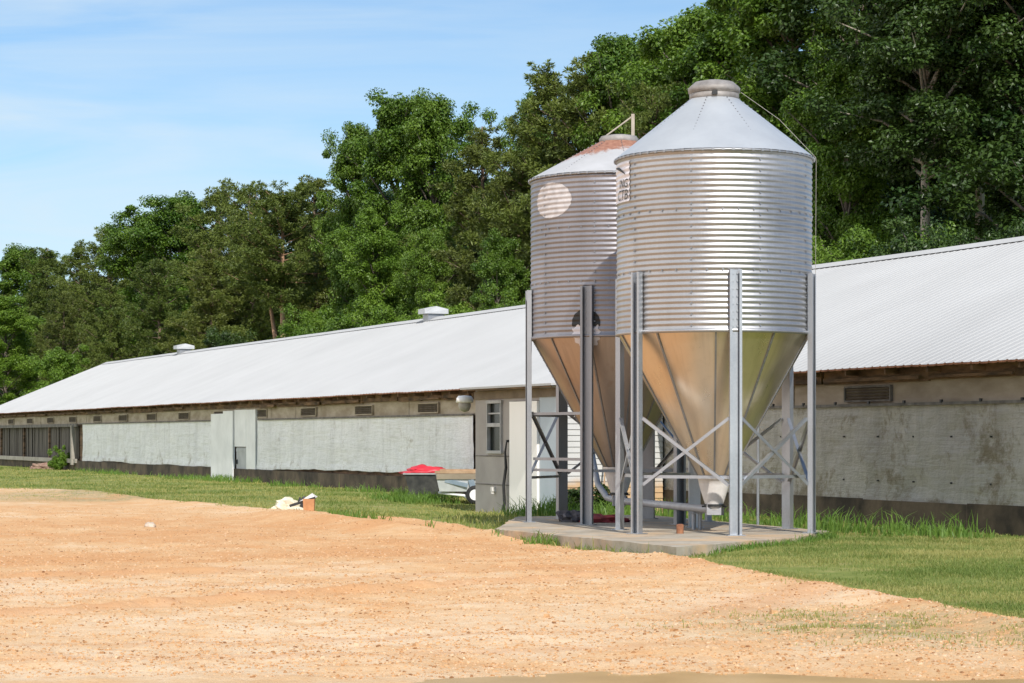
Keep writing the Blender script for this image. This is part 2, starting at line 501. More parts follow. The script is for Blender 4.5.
# ------------------------------------------------------------------ the house line
TH = math.atan(945 / FPX)
D = Vector((-math.sin(TH), math.cos(TH), 0))      # along the poultry house, away from the camera
N = Vector((math.cos(TH), math.sin(TH), 0))       # into the house
A0 = Vector((20.9, 0, 0))
Z = Vector((0, 0, 1))
def HP(s, w, z): return A0 + D * s + N * w + Z * z
HAX = (D, N, Z)
def SX(x, x0=20.9):                               # where along the wall an offset seen at x lies
    return FPX * x0 / (x + 433) / math.cos(TH)

# ------------------------------------------------------------------ ground
EDGE = np.array([(-400, 486), (-60, 487), (0, 488), (60, 491), (110, 494), (150, 499), (210, 503.5), (260, 508), (330, 512.5), (400, 517), (450, 522),
                 (500, 531), (560, 541), (620, 551), (680, 560), (740, 572), (800, 582), (870, 594), (940, 606), (1024, 622), (1150, 650), (1500, 760)], float)
def dirt_mask(X, Y):
    Yc = np.maximum(Y, 4.0)
    px = 512 + FPX * X / Yc
    yb = np.interp(px, EDGE[:, 0], EDGE[:, 1])
    Yb = HC * FPX / (yb - 436)
    return (Yb - Y) / np.maximum(0.05 * Yb, 0.3)   # >0 dirt, soft units
def fbm(X, Y, sc_, seed, octv=4):
    """cheap value noise"""
    out = np.zeros_like(X); amp = 1.0; tot = 0
    for o_ in range(octv):
        r = np.random.default_rng(seed + o_)
        T = r.random((256, 256))
        x = X * sc_; y = Y * sc_
        xi = np.floor(x).astype(int); yi = np.floor(y).astype(int)
        fx = x - xi; fy = y - yi
        fx = fx * fx * (3 - 2 * fx); fy = fy * fy * (3 - 2 * fy)
        a = T[yi % 256, xi % 256]; b = T[yi % 256, (xi + 1) % 256]; c_ = T[(yi + 1) % 256, xi % 256]; d_ = T[(yi + 1) % 256, (xi + 1) % 256]
        out += amp * ((a * (1 - fx) + b * fx) * (1 - fy) + (c_ * (1 - fx) + d_ * fx) * fy)
        tot += amp; amp *= 0.5; sc_ *= 2.03
    return out / tot - 0.5
def blob(X, Y, cx, cy, rx, ry, rot=0):
    c_, s_ = math.cos(rot), math.sin(rot)
    u = ((X - cx) * c_ + (Y - cy) * s_) / rx; v = (-(X - cx) * s_ + (Y - cy) * c_) / ry
    return np.exp(-(u * u + v * v))
def gz(X, Y):
    X = np.asarray(X, float); Y = np.asarray(Y, float)
    w = (X - A0.x) * N.x + Y * N.y
    t_ = np.clip((w - 15) / 60, 0, 1)
    z = 5.0 * t_ * t_ * (3 - 2 * t_)
    near = np.exp(-((X / 60) ** 2 + ((Y - 30) / 60) ** 2))
    z = z + 0.10 * fbm(X, Y, 0.12, 11, 2) * near * (w < 14)
    z = z - 0.10 * blob(X, Y, -0.5, 46, 3.0, 5.0) - 0.05 * blob(X, Y, -1.0, 34, 2.6, 4)
    dm = np.clip(dirt_mask(X, Y) + 0.6, 0, 1)
    rough = dm * np.exp(-np.maximum(Y - 40, 0) / 30) * (Y < 120)
    z = z + rough * (0.055 * fbm(X, Y, 0.8, 21, 4) + 0.045 * fbm(X, Y, 3.1, 31, 3) + 0.013 * np.abs(fbm(X, Y, 4.4, 36, 2)) * 2)
    # a low berm where the graded earth stops
    d0 = dirt_mask(X, Y)
    z = z + 0.06 * np.exp(-((d0 - 0.7) / 0.7) ** 2) * (Y < 60) * (Y > 12) * (1 + 1.2 * fbm(X, Y, 1.4, 41, 3))
    # wheel ruts
    for (x0, y0, x1, y1, wd, h) in ((-4.2, 18.4, -0.9, 21.8, 0.13, 0.028), (-0.9, 21.8, 1.2, 23.6, 0.13, 0.022), (1.6, 18.6, 3.0, 21.6, 0.14, 0.018), (-6.0, 22.5, -3.0, 24.2, 0.14, 0.018)):
        dx, dy = x1 - x0, y1 - y0; L2 = dx * dx + dy * dy
        tt = np.clip(((X - x0) * dx + (Y - y0) * dy) / L2, 0, 1)
        dist = np.hypot(X - x0 - tt * dx, Y - y0 - tt * dy)
        z = z + h * np.exp(-(dist / wd) ** 2) * (0.6 + 1.6 * (fbm(X, Y, 4.0, 51, 2) + 0.3)) - h * 0.6 * np.exp(-((dist - 2.2 * wd) / wd) ** 2)
    # fill pushed up against the front of the slab
    s_h = (X - A0.x) * D.x + Y * D.y
    z = z + 0.15 * np.exp(-((w + 7.75) / .55) ** 2) * np.clip((s_h - 38.2) / 2.5, 0, 1) * np.clip((49 - s_h) / 3, 0, 1)
    ex, ey = 1.99 + .25, 27.6 - 33.0
    te = np.clip(((X + .25) * ex + (Y - 33.0) * ey) / (ex * ex + ey * ey), 0, 1)
    z = z - 0.10 * np.exp(-(np.hypot(X + .25 - te * ex, Y - 33.0 - te * ey) / .8) ** 2) * np.clip(te * 2.5, 0, 1)
    # hollow that holds the puddle in the foreground
    z = z - 0.13 * blob(X, Y, 2.6, 12.3, 4.2, 1.75) - 0.25 * np.clip((10 - Y) / 6, 0, 1)
    return z
def g1(x, y): return float(gz(np.array([x]), np.array([y]))[0])

xs = np.concatenate([-np.geomspace(700, 16, 26), np.arange(-15.6, 15.6, 0.085), np.geomspace(16, 700, 26)])
ys = np.concatenate([-np.geomspace(300, 8, 10), np.array([-4, 0, 3, 5, 6.5, 7.5, 8.5, 9.3]), np.geomspace(10, 60, 760), np.geomspace(61, 900, 60)])
GX, GY = np.meshgrid(xs, ys)
GZ = gz(GX, GY)
dm = dirt_mask(GX, GY)
sparse = 0.85 * blob(GX, GY, 2.55, 17.6, 1.1, 1.3, 0.3) + 0.7 * blob(GX, GY, 4.2, 16.2, 1.5, 0.9) + 0.9 * blob(GX, GY, -10.5, 55.0, 3.6, 3.2) + 0.7 * blob(GX, GY, -8.5, 51.5, 3.0, 1.2)
rutm = np.zeros_like(GX)
for (x0, y0, x1, y1, wd) in ((-4.2, 18.4, -0.9, 21.8, 0.3), (-0.9, 21.8, 1.2, 23.6, 0.3), (1.6, 18.6, 3.0, 21.6, 0.4), (-6.0, 22.5, -3.0, 24.2, 0.5), (2.0, 25.5, 3.4, 20.5, 0.35), (3.2, 20.5, 5.2, 17.6, 0.4), (-7.0, 19.6, -3.6, 23.6, .16), (-3.6, 23.6, .4, 26.4, .16), (-6.2, 18.2, -2.6, 22.2, .16), (-2.6, 22.2, 1.4, 25.0, .16), (-4.5, 15.2, 1.5, 17.4, .14), (1.5, 17.4, 4.2, 19.9, .14), (-4.2, 14.3, 2.0, 16.2, .14), (2.0, 16.2, 5.2, 18.6, .14)):
    dx, dy = x1 - x0, y1 - y0
    tt = np.clip(((GX - x0) * dx + (GY - y0) * dy) / (dx * dx + dy * dy), 0, 1)
    rutm = np.maximum(rutm, (.48 if wd in (.16, .14) else .8) * np.exp(-(np.hypot(GX - x0 - tt * dx, GY - y0 - tt * dy) / wd) ** 2))
tone = sum(blob(GX, GY, *a) for a in ((-1.5, 16, 3.5, 2.2), (1.4, 19.3, 2.4, 1.3), (-5.2, 21.5, 2.6, 1.2), (-9.5, 60, 5, 4))) \
    - sum(blob(GX, GY, *a) for a in ((-4.5, 35, 4.5, 6), (-1.2, 27.5, 2.2, 1.4), (.6, 24.4, 1.7, .7), (-5.5, 26.5, 2.2, 1.6), (3.5, 18.9, 1.2, .8), (1.2, 31, 1.0, 2.5)))
wet = np.clip(1.4 * blob(GX, GY, 2.6, 11.6, 4.2, 2.1), 0, 1)
gme = grid_mesh('ground', np.stack([GX, GY, GZ], -1), dict(dirt=dm, sparse=sparse, rut=rutm, wet=wet, tone=tone))
t = NT('ground_soil_and_turf')
d_ = t.attr('dirt'); sp_ = t.attr('sparse'); ru = t.attr('rut'); we = t.attr('wet'); tn_ = t.attr('tone')
nb = t.noise(0.28, 6, 0.62); nm = t.noise(1.6, 6, 0.65); nf = t.noise(11, 5, 0.7); nff = t.noise(48, 4, 0.75)
soil = t.ramp(t.math('ADD', t.math('ADD', t.math('MULTIPLY', nb, 0.5), t.math('MULTIPLY', nm, 0.5)), t.math('MULTIPLY', tn_, 0.12)),
              [(0.36, (0.60, 0.315, 0.14)), (0.49, (0.665, 0.42, 0.22)), (0.64, (0.73, 0.555, 0.37))])
soil = t.mix(t.ramp(nf, [(0.52, 0.0), (0.70, 0.55)]), soil, (0.56, 0.285, 0.115))
soil = t.mix(t.ramp(nff, [(0.54, 0.0), (0.68, 0.55)]), soil, (0.76, 0.56, 0.36))
soil = t.mix(t.ramp(nff, [(0.30, 0.6), (0.45, 0.0)]), soil, (0.46, 0.27, 0.14))
soil = t.mix(t.math('MULTIPLY', ru, t.ramp(nm, [(0.35, 0.3), (0.6, 0.95)])), soil, (0.56, 0.27, 0.115))
soil = t.mix(t.math('MULTIPLY', we, 0.8), soil, (0.42, 0.25, 0.11))
turf = t.ramp(t.math('ADD', t.math('MULTIPLY', nb, 0.35), t.math('MULTIPLY', nm, 0.65)),
              [(0.36, (0.13, 0.18, 0.036)), (0.52, (0.24, 0.26, 0.072)), (0.66, (0.40, 0.33, 0.15))])
turf = t.mix(t.ramp(nf, [(0.45, 0.0), (0.7, 0.5)]), turf, (0.10, 0.13, 0.03))
dd = t.math('ADD', d_, t.math('MULTIPLY', t.math('SUBTRACT', nm, 0.5), 3.2))
dd = t.math('ADD', dd, t.math('MULTIPLY', t.math('SUBTRACT', nf, 0.5), 0.9))
k = t.range(dd, -0.35, 0.35)
sg = t.math('MULTIPLY', sp_, t.ramp(t.math('ADD', t.math('MULTIPLY', nm, 0.5), t.math('MULTIPLY', nf, 0.5)), [(0.40, 0.1), (0.58, 1.0)]))
soil2 = t.mix(t.math('MULTIPLY', sg, 0.9), soil, (0.24, 0.235, 0.12))
t.set(color=t.mix(k, turf, soil2), rough=0.95, spec=0.15)
t.bump(t.math('ADD', t.math('MULTIPLY', nf, 0.7), t.math('MULTIPLY', nff, 0.3)), 0.75, 0.035)
ground = link_mesh('ground', gme, t.m)
ground['kind'] = 'structure'

# puddle in the hollow
b = MB()
pts = []
for i in range(72):
    a = 2 * math.pi * i / 72
    k_ = 1 + 0.16 * math.sin(3 * a + 1) + 0.10 * math.sin(7 * a) + 0.05 * math.sin(13 * a + 2)
    pts.append((2.6 + 4.0 * k_ * math.cos(a), 12.45 + 1.75 * k_ * math.sin(a), -0.052))
b.add(pts, [tuple(range(72))])
t = NT('muddy_water')
t.set(color=t.ramp(t.noise(1.5, 3), [(0.35, (0.42, 0.255, 0.085)), (0.65, (0.54, 0.34, 0.13))]), rough=0.3, spec=0.2)
t.bump(t.noise(5, 2), 0.06, 0.01)
pud = b.build('puddle', t.m)
pud['kind'] = 'structure'

# loose clods on the graded earth
V8 = np.array([(-1, -1, -1), (1, -1, -1), (1, 1, -1), (-1, 1, -1), (-1, -1, 1), (1, -1, 1), (1, 1, 1), (-1, 1, 1)], float)
FQ = np.array([(3, 2, 1, 0), (4, 5, 6, 7), (0, 1, 5, 4), (1, 2, 6, 5), (2, 3, 7, 6), (3, 0, 4, 7)])
def clods(n, ylo, yhi, size, seed, clump):
    r = np.random.default_rng(seed)
    Y = ylo * (yhi / ylo) ** r.random(n * 4); px = r.uniform(-40, 1064, n * 4); X = (px - 512) / FPX * Y
    keep = (dirt_mask(X, Y) > 0.15) & (fbm(X, Y, 0.9, seed + 3, 3) + clump * r.random(n * 4) > 0.12) & (Y > 13.9)
    X, Y = X[keep][:n], Y[keep][:n]
    n = len(X)
    s_ = np.minimum(size * r.lognormal(0, 0.45, n), size * 2.2)
    P = V8[None] * r.uniform(0.55, 1.0, (n, 8, 1)) * r.uniform(0.7, 1.2, (n, 1, 3)) * s_[:, None, None]
    P = P + r.normal(0, .18, P.shape) * s_[:, None, None]
    P[:, 4:, :2] *= 0.65
    P[:, :, 2] *= 0.55
    a = r.uniform(0, 6.28, n); c_, s2 = np.cos(a)[:, None], np.sin(a)[:, None]
    x = P[:, :, 0] * c_ - P[:, :, 1] * s2; y = P[:, :, 0] * s2 + P[:, :, 1] * c_
    Q = np.stack([x + X[:, None], y + Y[:, None], P[:, :, 2] + (gz(X, Y) + s_ * 0.12)[:, None]], -1)
    return Q[:, FQ].reshape(-1, 3)
cl = np.concatenate([clods(30000, 13.9, 46, 0.0075, 8, 0.6), clods(16000, 13.9, 30, 0.0055, 4, 1.2), clods(4000, 20, 48, 0.009, 5, 0.6), clods(90, 14, 42, 0.020, 6, 0.3)])
cme = np_mesh('dirt_clods', cl, 4, dict(tint=np.repeat(np.random.default_rng(3).random(len(cl) // 24), 6)))
t = NT('clod_soil')
t.set(color=t.ramp(t.attr('tint'), [(0.0, (0.25, 0.125, 0.06)), (0.2, (0.46, 0.25, 0.115)), (0.7, (0.58, 0.36, 0.19)), (1.0, (0.63, 0.46, 0.31))]), rough=0.95, spec=0.1)
co = link_mesh('dirt_clods', cme, t.m)
tag(co, 'loose orange clods of earth scattered over the graded dirt', 'dirt clods', kind='stuff')

# ------------------------------------------------------------------ concrete slab under the silos
SL0, SL1, SW0, SW1 = 32.7, 45.5, -7.0, -1.9
b = MB()
nseg = 26
def slab_pt(s, w, z, r_=random.Random(3)):
    return HP(s, w, z)
rs = random.Random(3)
corners = [Vector((1.99, 27.6, 0)), Vector((3.78, 30.3, 0)), Vector((4.42, 32.2, 0)), HP(43.0, -2.5, 0), HP(43.0, -4.85, 0), Vector((-.25, 33.0, 0))]
ring = []
for p, q in zip(corners, corners[1:] + corners[:1]):
    m_ = max(3, int((q - p).length / .45))
    for i in range(m_):
        v = p.lerp(q, i / m_); ring.append((v.x + rs.uniform(-.035, .035), v.y + rs.uniform(-.035, .035)))
n_ = len(ring)
rz = [rs.uniform(-.008, .002) for _ in ring]
top = [(x, y, 0.09 + z) for (x, y), z in zip(ring, rz)]
inn = [(x + (1.6 - x) * .012, y + (35 - y) * .012, 0.093) for x, y in ring]
bot = [(x, y, -0.3) for x, y in ring]
b.add(bot + top + inn, [(i, (i + 1) % n_, n_ + (i + 1) % n_, n_ + i) for i in range(n_)] + [(n_ + i, n_ + (i + 1) % n_, 2 * n_ + (i + 1) % n_, 2 * n_ + i) for i in range(n_)] + [tuple(2 * n_ + i for i in range(n_))])
slab = b.build('concrete_slab', M['concrete'])
slab['kind'] = 'structure'

# ------------------------------------------------------------------ poultry house
S0, S1 = 16.0, 124.0
WID = 12.2
EZ, RZ = 2.64, 5.15                                # eave and ridge height
OV = 0.34
house = empty('poultry_house', HP(70, 6.1, 0))
tag(house, 'long low poultry house with white metal roof and tarp covered side', 'poultry house')

def roof_z(w): return EZ + (RZ - EZ) * (1 - abs(w - WID / 2) / (WID / 2))
# ribbed sheets
pitch = 0.229
prof = []
s_ = S0 - .3
while s_ < S1 + .3:
    prof += [(s_, 0.0), (s_ + pitch * .70, 0.0), (s_ + pitch * .80, 0.010), (s_ + pitch * .90, 0.010)]
    s_ += pitch
for side in (0, 1):
    b = MB()
    vs = []
    ws = (-OV, 1.3, 3.0, 4.7, WID / 2 - 0.02) if side == 0 else (WID + OV, WID / 2 + 0.02)
    rr = random.Random(5)
    sagn = {}
    for wi, w in enumerate(ws):
        for i, (s, h) in enumerate(prof):
            sag = 0.018 * mnoise.noise((s * 0.22, w * 0.5, 3.1)) + (0.010 * mnoise.noise((s * 1.7, w, 9.0)) if wi == 0 else 0)
            vs.append(HP(s, w, roof_z(w) + h + sag))
    m_ = len(prof); fs = []
    for j in range(len(ws) - 1):
        for i in range(m_ - 1):
            f = (j * m_ + i, j * m_ + i + 1, (j + 1) * m_ + i + 1, (j + 1) * m_ + i)
            fs.append(f if side else f[::-1])
    b.add(vs, fs)
    ro = b.build('roof', M['roof'], house)
    if side == 0:
        b = MB()
        vs = []
        for w, dz in ((WID / 2 - .27, .026), (WID / 2 - .05, .034), (WID / 2, .04), (WID / 2 + .05, .034), (WID / 2 + .27, .026)):
            for s in np.linspace(S0 - .3, S1 + .3, 60):
                vs.append(HP(s, w, roof_z(w) + dz + 0.018 * mnoise.noise((s * 0.22, w * 0.5, 3.1))))
        b.add(vs, [(j * 60 + i, (j + 1) * 60 + i, (j + 1) * 60 + i + 1, j * 60 + i + 1) for j in range(4) for i in range(59)])
        b.build('ridge_cap', M['roof'], ro)
        b = MB()                                   # rusty drip edge: follows the ribs just under the sheet
        vs = []
        for i, (s, h) in enumerate(prof):
            sag = 0.018 * mnoise.noise((s * 0.22, -OV * 0.5, 3.1)) + 0.010 * mnoise.noise((s * 1.7, -OV, 9.0))
            zz = roof_z(-OV) + h + sag
            vs += [HP(s, -OV - .004, zz - .002), HP(s, -OV - .004, zz - .030)]
        b.add(vs, [(2 * i, 2 * i + 1, 2 * i + 3, 2 * i + 2) for i in range(len(prof) - 1)])
        b.build('drip_edge', M['rust'], ro)

# wall core: front, back, gable ends
b = MB()
def quadw(b_, s0, s1, w, z0, z1, mi=0):
    b_.add([HP(s0, w, z0), HP(s1, w, z0), HP(s1, w, z1), HP(s0, w, z1)], [(3, 2, 1, 0)], mi)
b.box(HP((S0 + S1) / 2, 0.10, 1.09), (S1 - S0, .08, 2.64), HAX)
b.box(HP((S0 + S1) / 2, WID - .05, 1.1), (S1 - S0, .10, 2.7), HAX)
for s in (S0 + .05, S1 - .05):
    p = [(0.02, -.2), (WID - .02, -.2), (WID - .02, EZ - .03), (WID / 2, RZ - .05), (0.02, EZ - .03)]
    vs = [HP(s - .05, w, z) for w, z in p] + [HP(s + .05, w, z) for w, z in p]
    b.add(vs, [(0, 1, 2, 3, 4), (9, 8, 7, 6, 5)] + [(i, i + 5, (i + 1) % 5 + 5, (i + 1) % 5) for i in range(5)])
b.build('wall', M['dark_wood'], house)

# footing
b = MB()
for s in np.arange(S0, S1, 3.0):
    b.box(HP(s + 1.5, 0.0 + random.uniform(-.01, .015), 0.08), (3.004, .16, .66 + random.uniform(-.02, .02)), HAX)
b.build('footing', M['base'], house)

# plywood band above the curtains and dark boards under the eave
def band(name, s0, s1, z0, z1, w, mat, step=2.4, jit=.012):
    b = MB(); s = s0
    while s < s1 - .01:
        e = min(s + step, s1)
        b.box(HP((s + e) / 2, w + random.uniform(-jit, jit), (z0 + z1) / 2), (e - s - .012, .03, z1 - z0 + random.uniform(-.01, .01)), HAX)
        s = e
    return b.build(name, mat, house)
band('upper_panel', S0, 57.0, 1.90, 2.30, .04, M['grey_ply'])
band('upper_panel', 57.0, S1, 1.90, 2.30, .04, M['tan_ply'])
b = MB()
rr = random.Random(12)
s = S0
while s < S1:
    ln = rr.uniform(1.6, 3.8)
    e = min(s + ln, S1)
    h = rr.uniform(.10, .17)
    b.box(HP((s + e) / 2, -.02 + rr.uniform(-.02, .02), 2.41), (e - s - .02, .04, h + .12), (D, N, Z))
    if rr.random() < .75:
        b.box(HP((s + e) / 2, -.10, 2.34 + rr.uniform(-.04, .04)), (e - s - .3, .03, rr.uniform(.04, .09)), HAX)
    s = e
s = S0 + .2
while s < S1:                                    # rafter tails
    b.box(HP(s, -.14, 2.44), (.05, .26, .09), HAX)
    s += 1.2
b.build('eave_board', M['dark_wood'], house)
b = MB()
b.box(HP((S0 + 57) / 2, -.05, 1.915), (57 - S0, .06, .045), HAX)
b.box(HP((57.2 + 75) / 2, -.05, 1.915), (75 - 57.2, .06, .045), HAX)
b.box(HP((79.5 + 101) / 2, -.05, 1.915), (101 - 79.5, .06, .045), HAX)
b.build('batten', M['plank'], house)

# hanging curtains, wrinkled
def curtain(s0, s1, z0, z1, mat, seed, droop=.05, amp=.03, buttons=False):
    nx = int((s1 - s0) / .14); nz = 22
    U, V = np.meshgrid(np.linspace(0, 1, nx), np.linspace(0, 1, nz))
    S = s0 + (s1 - s0) * U
    zb = z0 + droop * (fbm(S, S * 0, .5, seed, 3) * 2)
    ZZ = zb + (z1 - zb) * V
    wr = fbm(S, ZZ * 1.3, 1.3, seed + 7, 4) * 2 * amp + fbm(S * 2.2 + ZZ * 3, ZZ, 1.2, seed + 9, 3) * amp
    if buttons:                                   # gathered at rows of washers
        for bs in np.arange(s0 + .5, s1, 1.05):
            for bz in (z0 + .42, z0 + 1.12):
                wr += .035 * np.exp(-(((S - bs) / .12) ** 2 + ((ZZ - bz) / .16) ** 2))
    edge = np.minimum(1, 4 * np.minimum(V, 1 - V) + .15)
    Wd = -.04 + wr * edge - .03 * np.exp(-((V - .03) / .05) ** 2)
    off = root_loc(house)
    P = np.stack([A0.x + D.x * S + N.x * Wd - off.x, A0.y + D.y * S + N.y * Wd - off.y, ZZ - off.z], -1)[:, ::-1]
    b = MB()
    idx = np.arange(nx * nz).reshape(nz, nx)
    b.add((P + np.array(off)).reshape(-1, 3).tolist(), np.stack([idx[:-1, :-1], idx[:-1, 1:], idx[1:, 1:], idx[1:, :-1]], -1).reshape(-1, 4).tolist(), 0, True)
    if buttons:
        for bs in np.arange(s0 + .5, s1, 1.05):
            for bz in (z0 + .42, z0 + 1.12):
                b.box(HP(bs, -.03, bz), (.026, .03, .026), HAX, 1)
            b.box(HP(bs + .2, -.075, 1.95), (.05, .03, .05), HAX, 1)
    return b.build('curtain', [mat, M['black']], house)
curtain(S0, 47.3, .29, 1.90, M['tarp_grey'], 100, .08, .06, True)
curtain(57.25, 75.15, .46, 1.90, M['tarp_white'], 140, .09, .03)
curtain(80.4, 100.6, .42, 1.90, M['tarp_white'], 180, .05, .03)

# vents in the plywood band
rr = random.Random(4)
for Y in (36.95, 55.8, 60.3, 64.8, 69.3, 73.6, 77.9, 82.2, 86.4, 90.6, 95.0, 99.4, 103.8, 108.2, 112.4):
    s = Y / math.cos(TH)
    b = MB()
    b.box(HP(s, .015, 2.10), (1.36, .012, .21), HAX)
    for k_ in range(4):
        b.box(HP(s, -.012, 2.025 + .05 * k_), (1.30, .012, .030), (D, (N + Z * .8).normalized(), (Z - N * .8).normalized()))
    v = b.build('vent', M['louvre'], house)
    b = MB()
    for z in (1.985, 2.215): b.box(HP(s, .0, z), (1.42, .05, .028), HAX)
    for ds in (-.70, .70): b.box(HP(s + ds, -.001, 2.10), (.03, .052, .20), HAX)
    b.build('vent_frame', M['tan_ply'] if Y > 50 else M['plank'], v)

# door bay
b = MB()
b.box(HP(79.6, -.052, 1.03), (1.54, .08, 2.20), HAX)
b.build('side_panel', M['white_paint'], house)
b = MB()
b.box(HP(78.25, -.075, 1.06), (1.15, .07, 2.30), HAX)
b.build('pilaster', M['white_paint'], house)
b = MB()
b.box(HP(76.95, -.03, 1.66), (1.3, .08, 1.14), HAX)
b.box(HP(75.75, -.035, 1.25), (1.02, .08, 1.95), HAX)
b.build('side_panel', M['white_paint'], house)
b = MB()
b.box(HP(76.95, .0, .52), (1.18, .05, 1.10), HAX)
for z in (.10, .98): b.box(HP(76.95, -.035, z), (1.12, .02, .09), HAX)
dr = b.build('door', dirty('grey_door', (0.36, 0.37, 0.375), (0.46, 0.47, 0.475), 2, .7), house)
b = MB(); b.box(HP(77.4, -.06, .62), (.05, .05, .14), HAX); b.build('handle', M['black'], dr)

# open end bay with weathered boards behind a rail
b = MB()
rr = random.Random(9)
s = 101.6
while s < S1 - .1:
    wd = rr.uniform(.22, .42)
    b.box(HP(s + wd / 2, .03 + rr.uniform(-.03, .03), 1.17), (wd - rr.choice((.015, .02, .05, .12)), .03, 1.36), HAX)
    s += wd
b.build('board_wall', dirty('dark_weathered_slat', (0.06, 0.05, 0.042), (0.145, 0.125, 0.105), 2.5, .9, stretch=(2, 2, .25), bump=.3), house)
b = MB()
b.box(HP(112.6, -.12, 1.86), (22.6, .07, .13), HAX)
b.build('header_beam', M['plank'], house)
b = MB()
b.box(HP(112.8, -.10, 0.40), (22.6, .10, .17), HAX)
b.build('rail', M['beam'], house)
b = MB()
b.box(HP(102.0, -.16, 1.05), (.22, .14, 1.62), HAX)
b.build('post', M['beam'], house)
for s in (107.5, 113.5, 119.5):
    b = MB(); b.box(HP(s, -.03, 1.12), (.2, .09, 1.40), HAX); b.build('post', M['dark_wood'], house)

# roof ventilators on the ridge
for Y, k_ in ((73.0, .76), (102.5, .76)):
    s = (Y - (WID / 2) * N.y) / D.y
    b = MB()
    zb = RZ - .03
    b.box(HP(s, WID / 2, zb + .03), (.62 * k_, .52, .32), HAX)
    v = b.build('ridge_vent', M['galv_dark'], house)
    b = MB()
    a_, w_ = .40 * k_, .40
    lo, hi = zb + .17, zb + .34
    vs = [HP(s - a_, WID / 2 - w_, lo), HP(s + a_, WID / 2 - w_, lo), HP(s + a_, WID / 2 + w_, lo), HP(s - a_, WID / 2 + w_, lo)]
    vs += [HP(s - a_, WID / 2 - w_, lo + .15), HP(s + a_, WID / 2 - w_, lo + .15), HP(s + a_, WID / 2 + w_, lo + .15), HP(s - a_, WID / 2 + w_, lo + .15)]
    vs += [HP(s - a_ * .9, WID / 2, hi + .07), HP(s + a_ * .9, WID / 2, hi + .07)]
    b.add(vs, [(0, 3, 2, 1), (0, 1, 5, 4), (2, 3, 7, 6), (1, 2, 6, 9, 5), (3, 0, 4, 8, 7), (4, 5, 9, 8), (6, 7, 8, 9)][:])
    b.build('vent_hood', dirty('grey_white_hood', (.42, .43, .44), (.52, .53, .54), 3, .6), v)

# ------------------------------------------------------------------ control shed against the house
WS = -2.21
sA, sB = 47.4, 51.8
shed = empty('control_shed', HP((sA + sB) / 2, WS / 2, 0))
tag(shed, 'small grey lean-to shed with white door and narrow window beside the silos', 'shed')
FD = 47.4
def fy(x): return SX(x, A0.x + WS / math.cos(TH)) + 0  # s (approx.) along the front face for column x
def face_s(x):
    # position along the shed's outer face (w = WS) seen at column x
    t_ = (x - 512) / FPX
    # (A0.x + D.x s + N.x w) = t (D.y s + N.y w)
    return (t_ * N.y * WS - A0.x - N.x * WS) / (D.x - t_ * D.y)
sA = face_s(560.5); sB = face_s(475.5)
# outer wall with openings for window and door (built from panels)
d0, d1 = face_s(539.5), face_s(511.5)
w0, w1 = face_s(502.5), face_s(489)
b = MB()
def pan(s0, s1, z0, z1, mi=0, w=WS): b.box(HP((s0 + s1) / 2, w + .04, (z0 + z1) / 2), (s1 - s0, .08, z1 - z0), HAX, mi)
pan(d1, w0, -.3, 2.36); pan(w1, sB, -.3, 2.36); pan(w0, w1, -.3, 1.10); pan(w0, w1, 2.10, 2.36); pan(d0, d1, 2.10, 2.36)
b.box(HP(sB - .04, WS / 2 + .08, 1.03), (.08, -WS - .18, 2.66), HAX)
wl = b.build('wall', M['shed_grey'], shed)
b = MB()
for z in (.45, 1.02): b.box(HP((d1 + sB) / 2, WS - .004, z), (sB - d1 - .02, .012, .022), HAX)
b.build('trim', M['plank'], wl)
b = MB(); pan(sA, d0, -.3, 2.36); b.build('wall_panel', M['shed_blue'], shed)
# sunlit end wall of horizontal siding
b = MB()
z = -.3
while z < 2.34:
    vs = [HP(sA, WS + .0, z), HP(sA, -.1, z), HP(sA, -.1, z + .105), HP(sA, WS, z + .105)]
    o1, o2 = -.022, -.006
    p = [HP(sA + o1, WS - .01, z), HP(sA + o1, -.1, z), HP(sA + o2, -.1, z + .105), HP(sA + o2, WS - .01, z + .105), HP(sA + .05, WS - .01, z), HP(sA + .05, -.1, z), HP(sA + .05, -.1, z + .105), HP(sA + .05, WS - .01, z + .105)]
    b.add(p, [(0, 1, 2, 3)[::-1], (4, 5, 6, 7), (0, 1, 5, 4), (2, 3, 7, 6), (0, 3, 7, 4), (1, 2, 6, 5)])
    z += .1085
b.build('siding_wall', M['siding'], shed)
b = MB()
p = [(sA - .25, WS - .30, 2.40), (sB + .10, WS - .30, 2.40), (sB + .10, -.30, 2.49), (sA - .25, -.30, 2.49)]
b.hexa([HP(s, w, z - .04) for s, w, z in p] + [HP(s, w, z) for s, w, z in p])
srf = b.build('roof', M['roof'], shed)
b = MB()
b.box(HP((sA + sB) / 2 - .07, WS - .26, 2.345), (sB - sA + .2, .03, .025), HAX)
b.build('fascia', M['dark_wood'], srf)
b = MB(); b.box(HP((sA + sB) / 2, WS - .02, 2.24), (sB - sA, .03, .16), HAX); b.build('header_board', dirty('brown_board', (0.15, 0.11, 0.075), (0.22, 0.17, 0.12), 3, .85), shed)
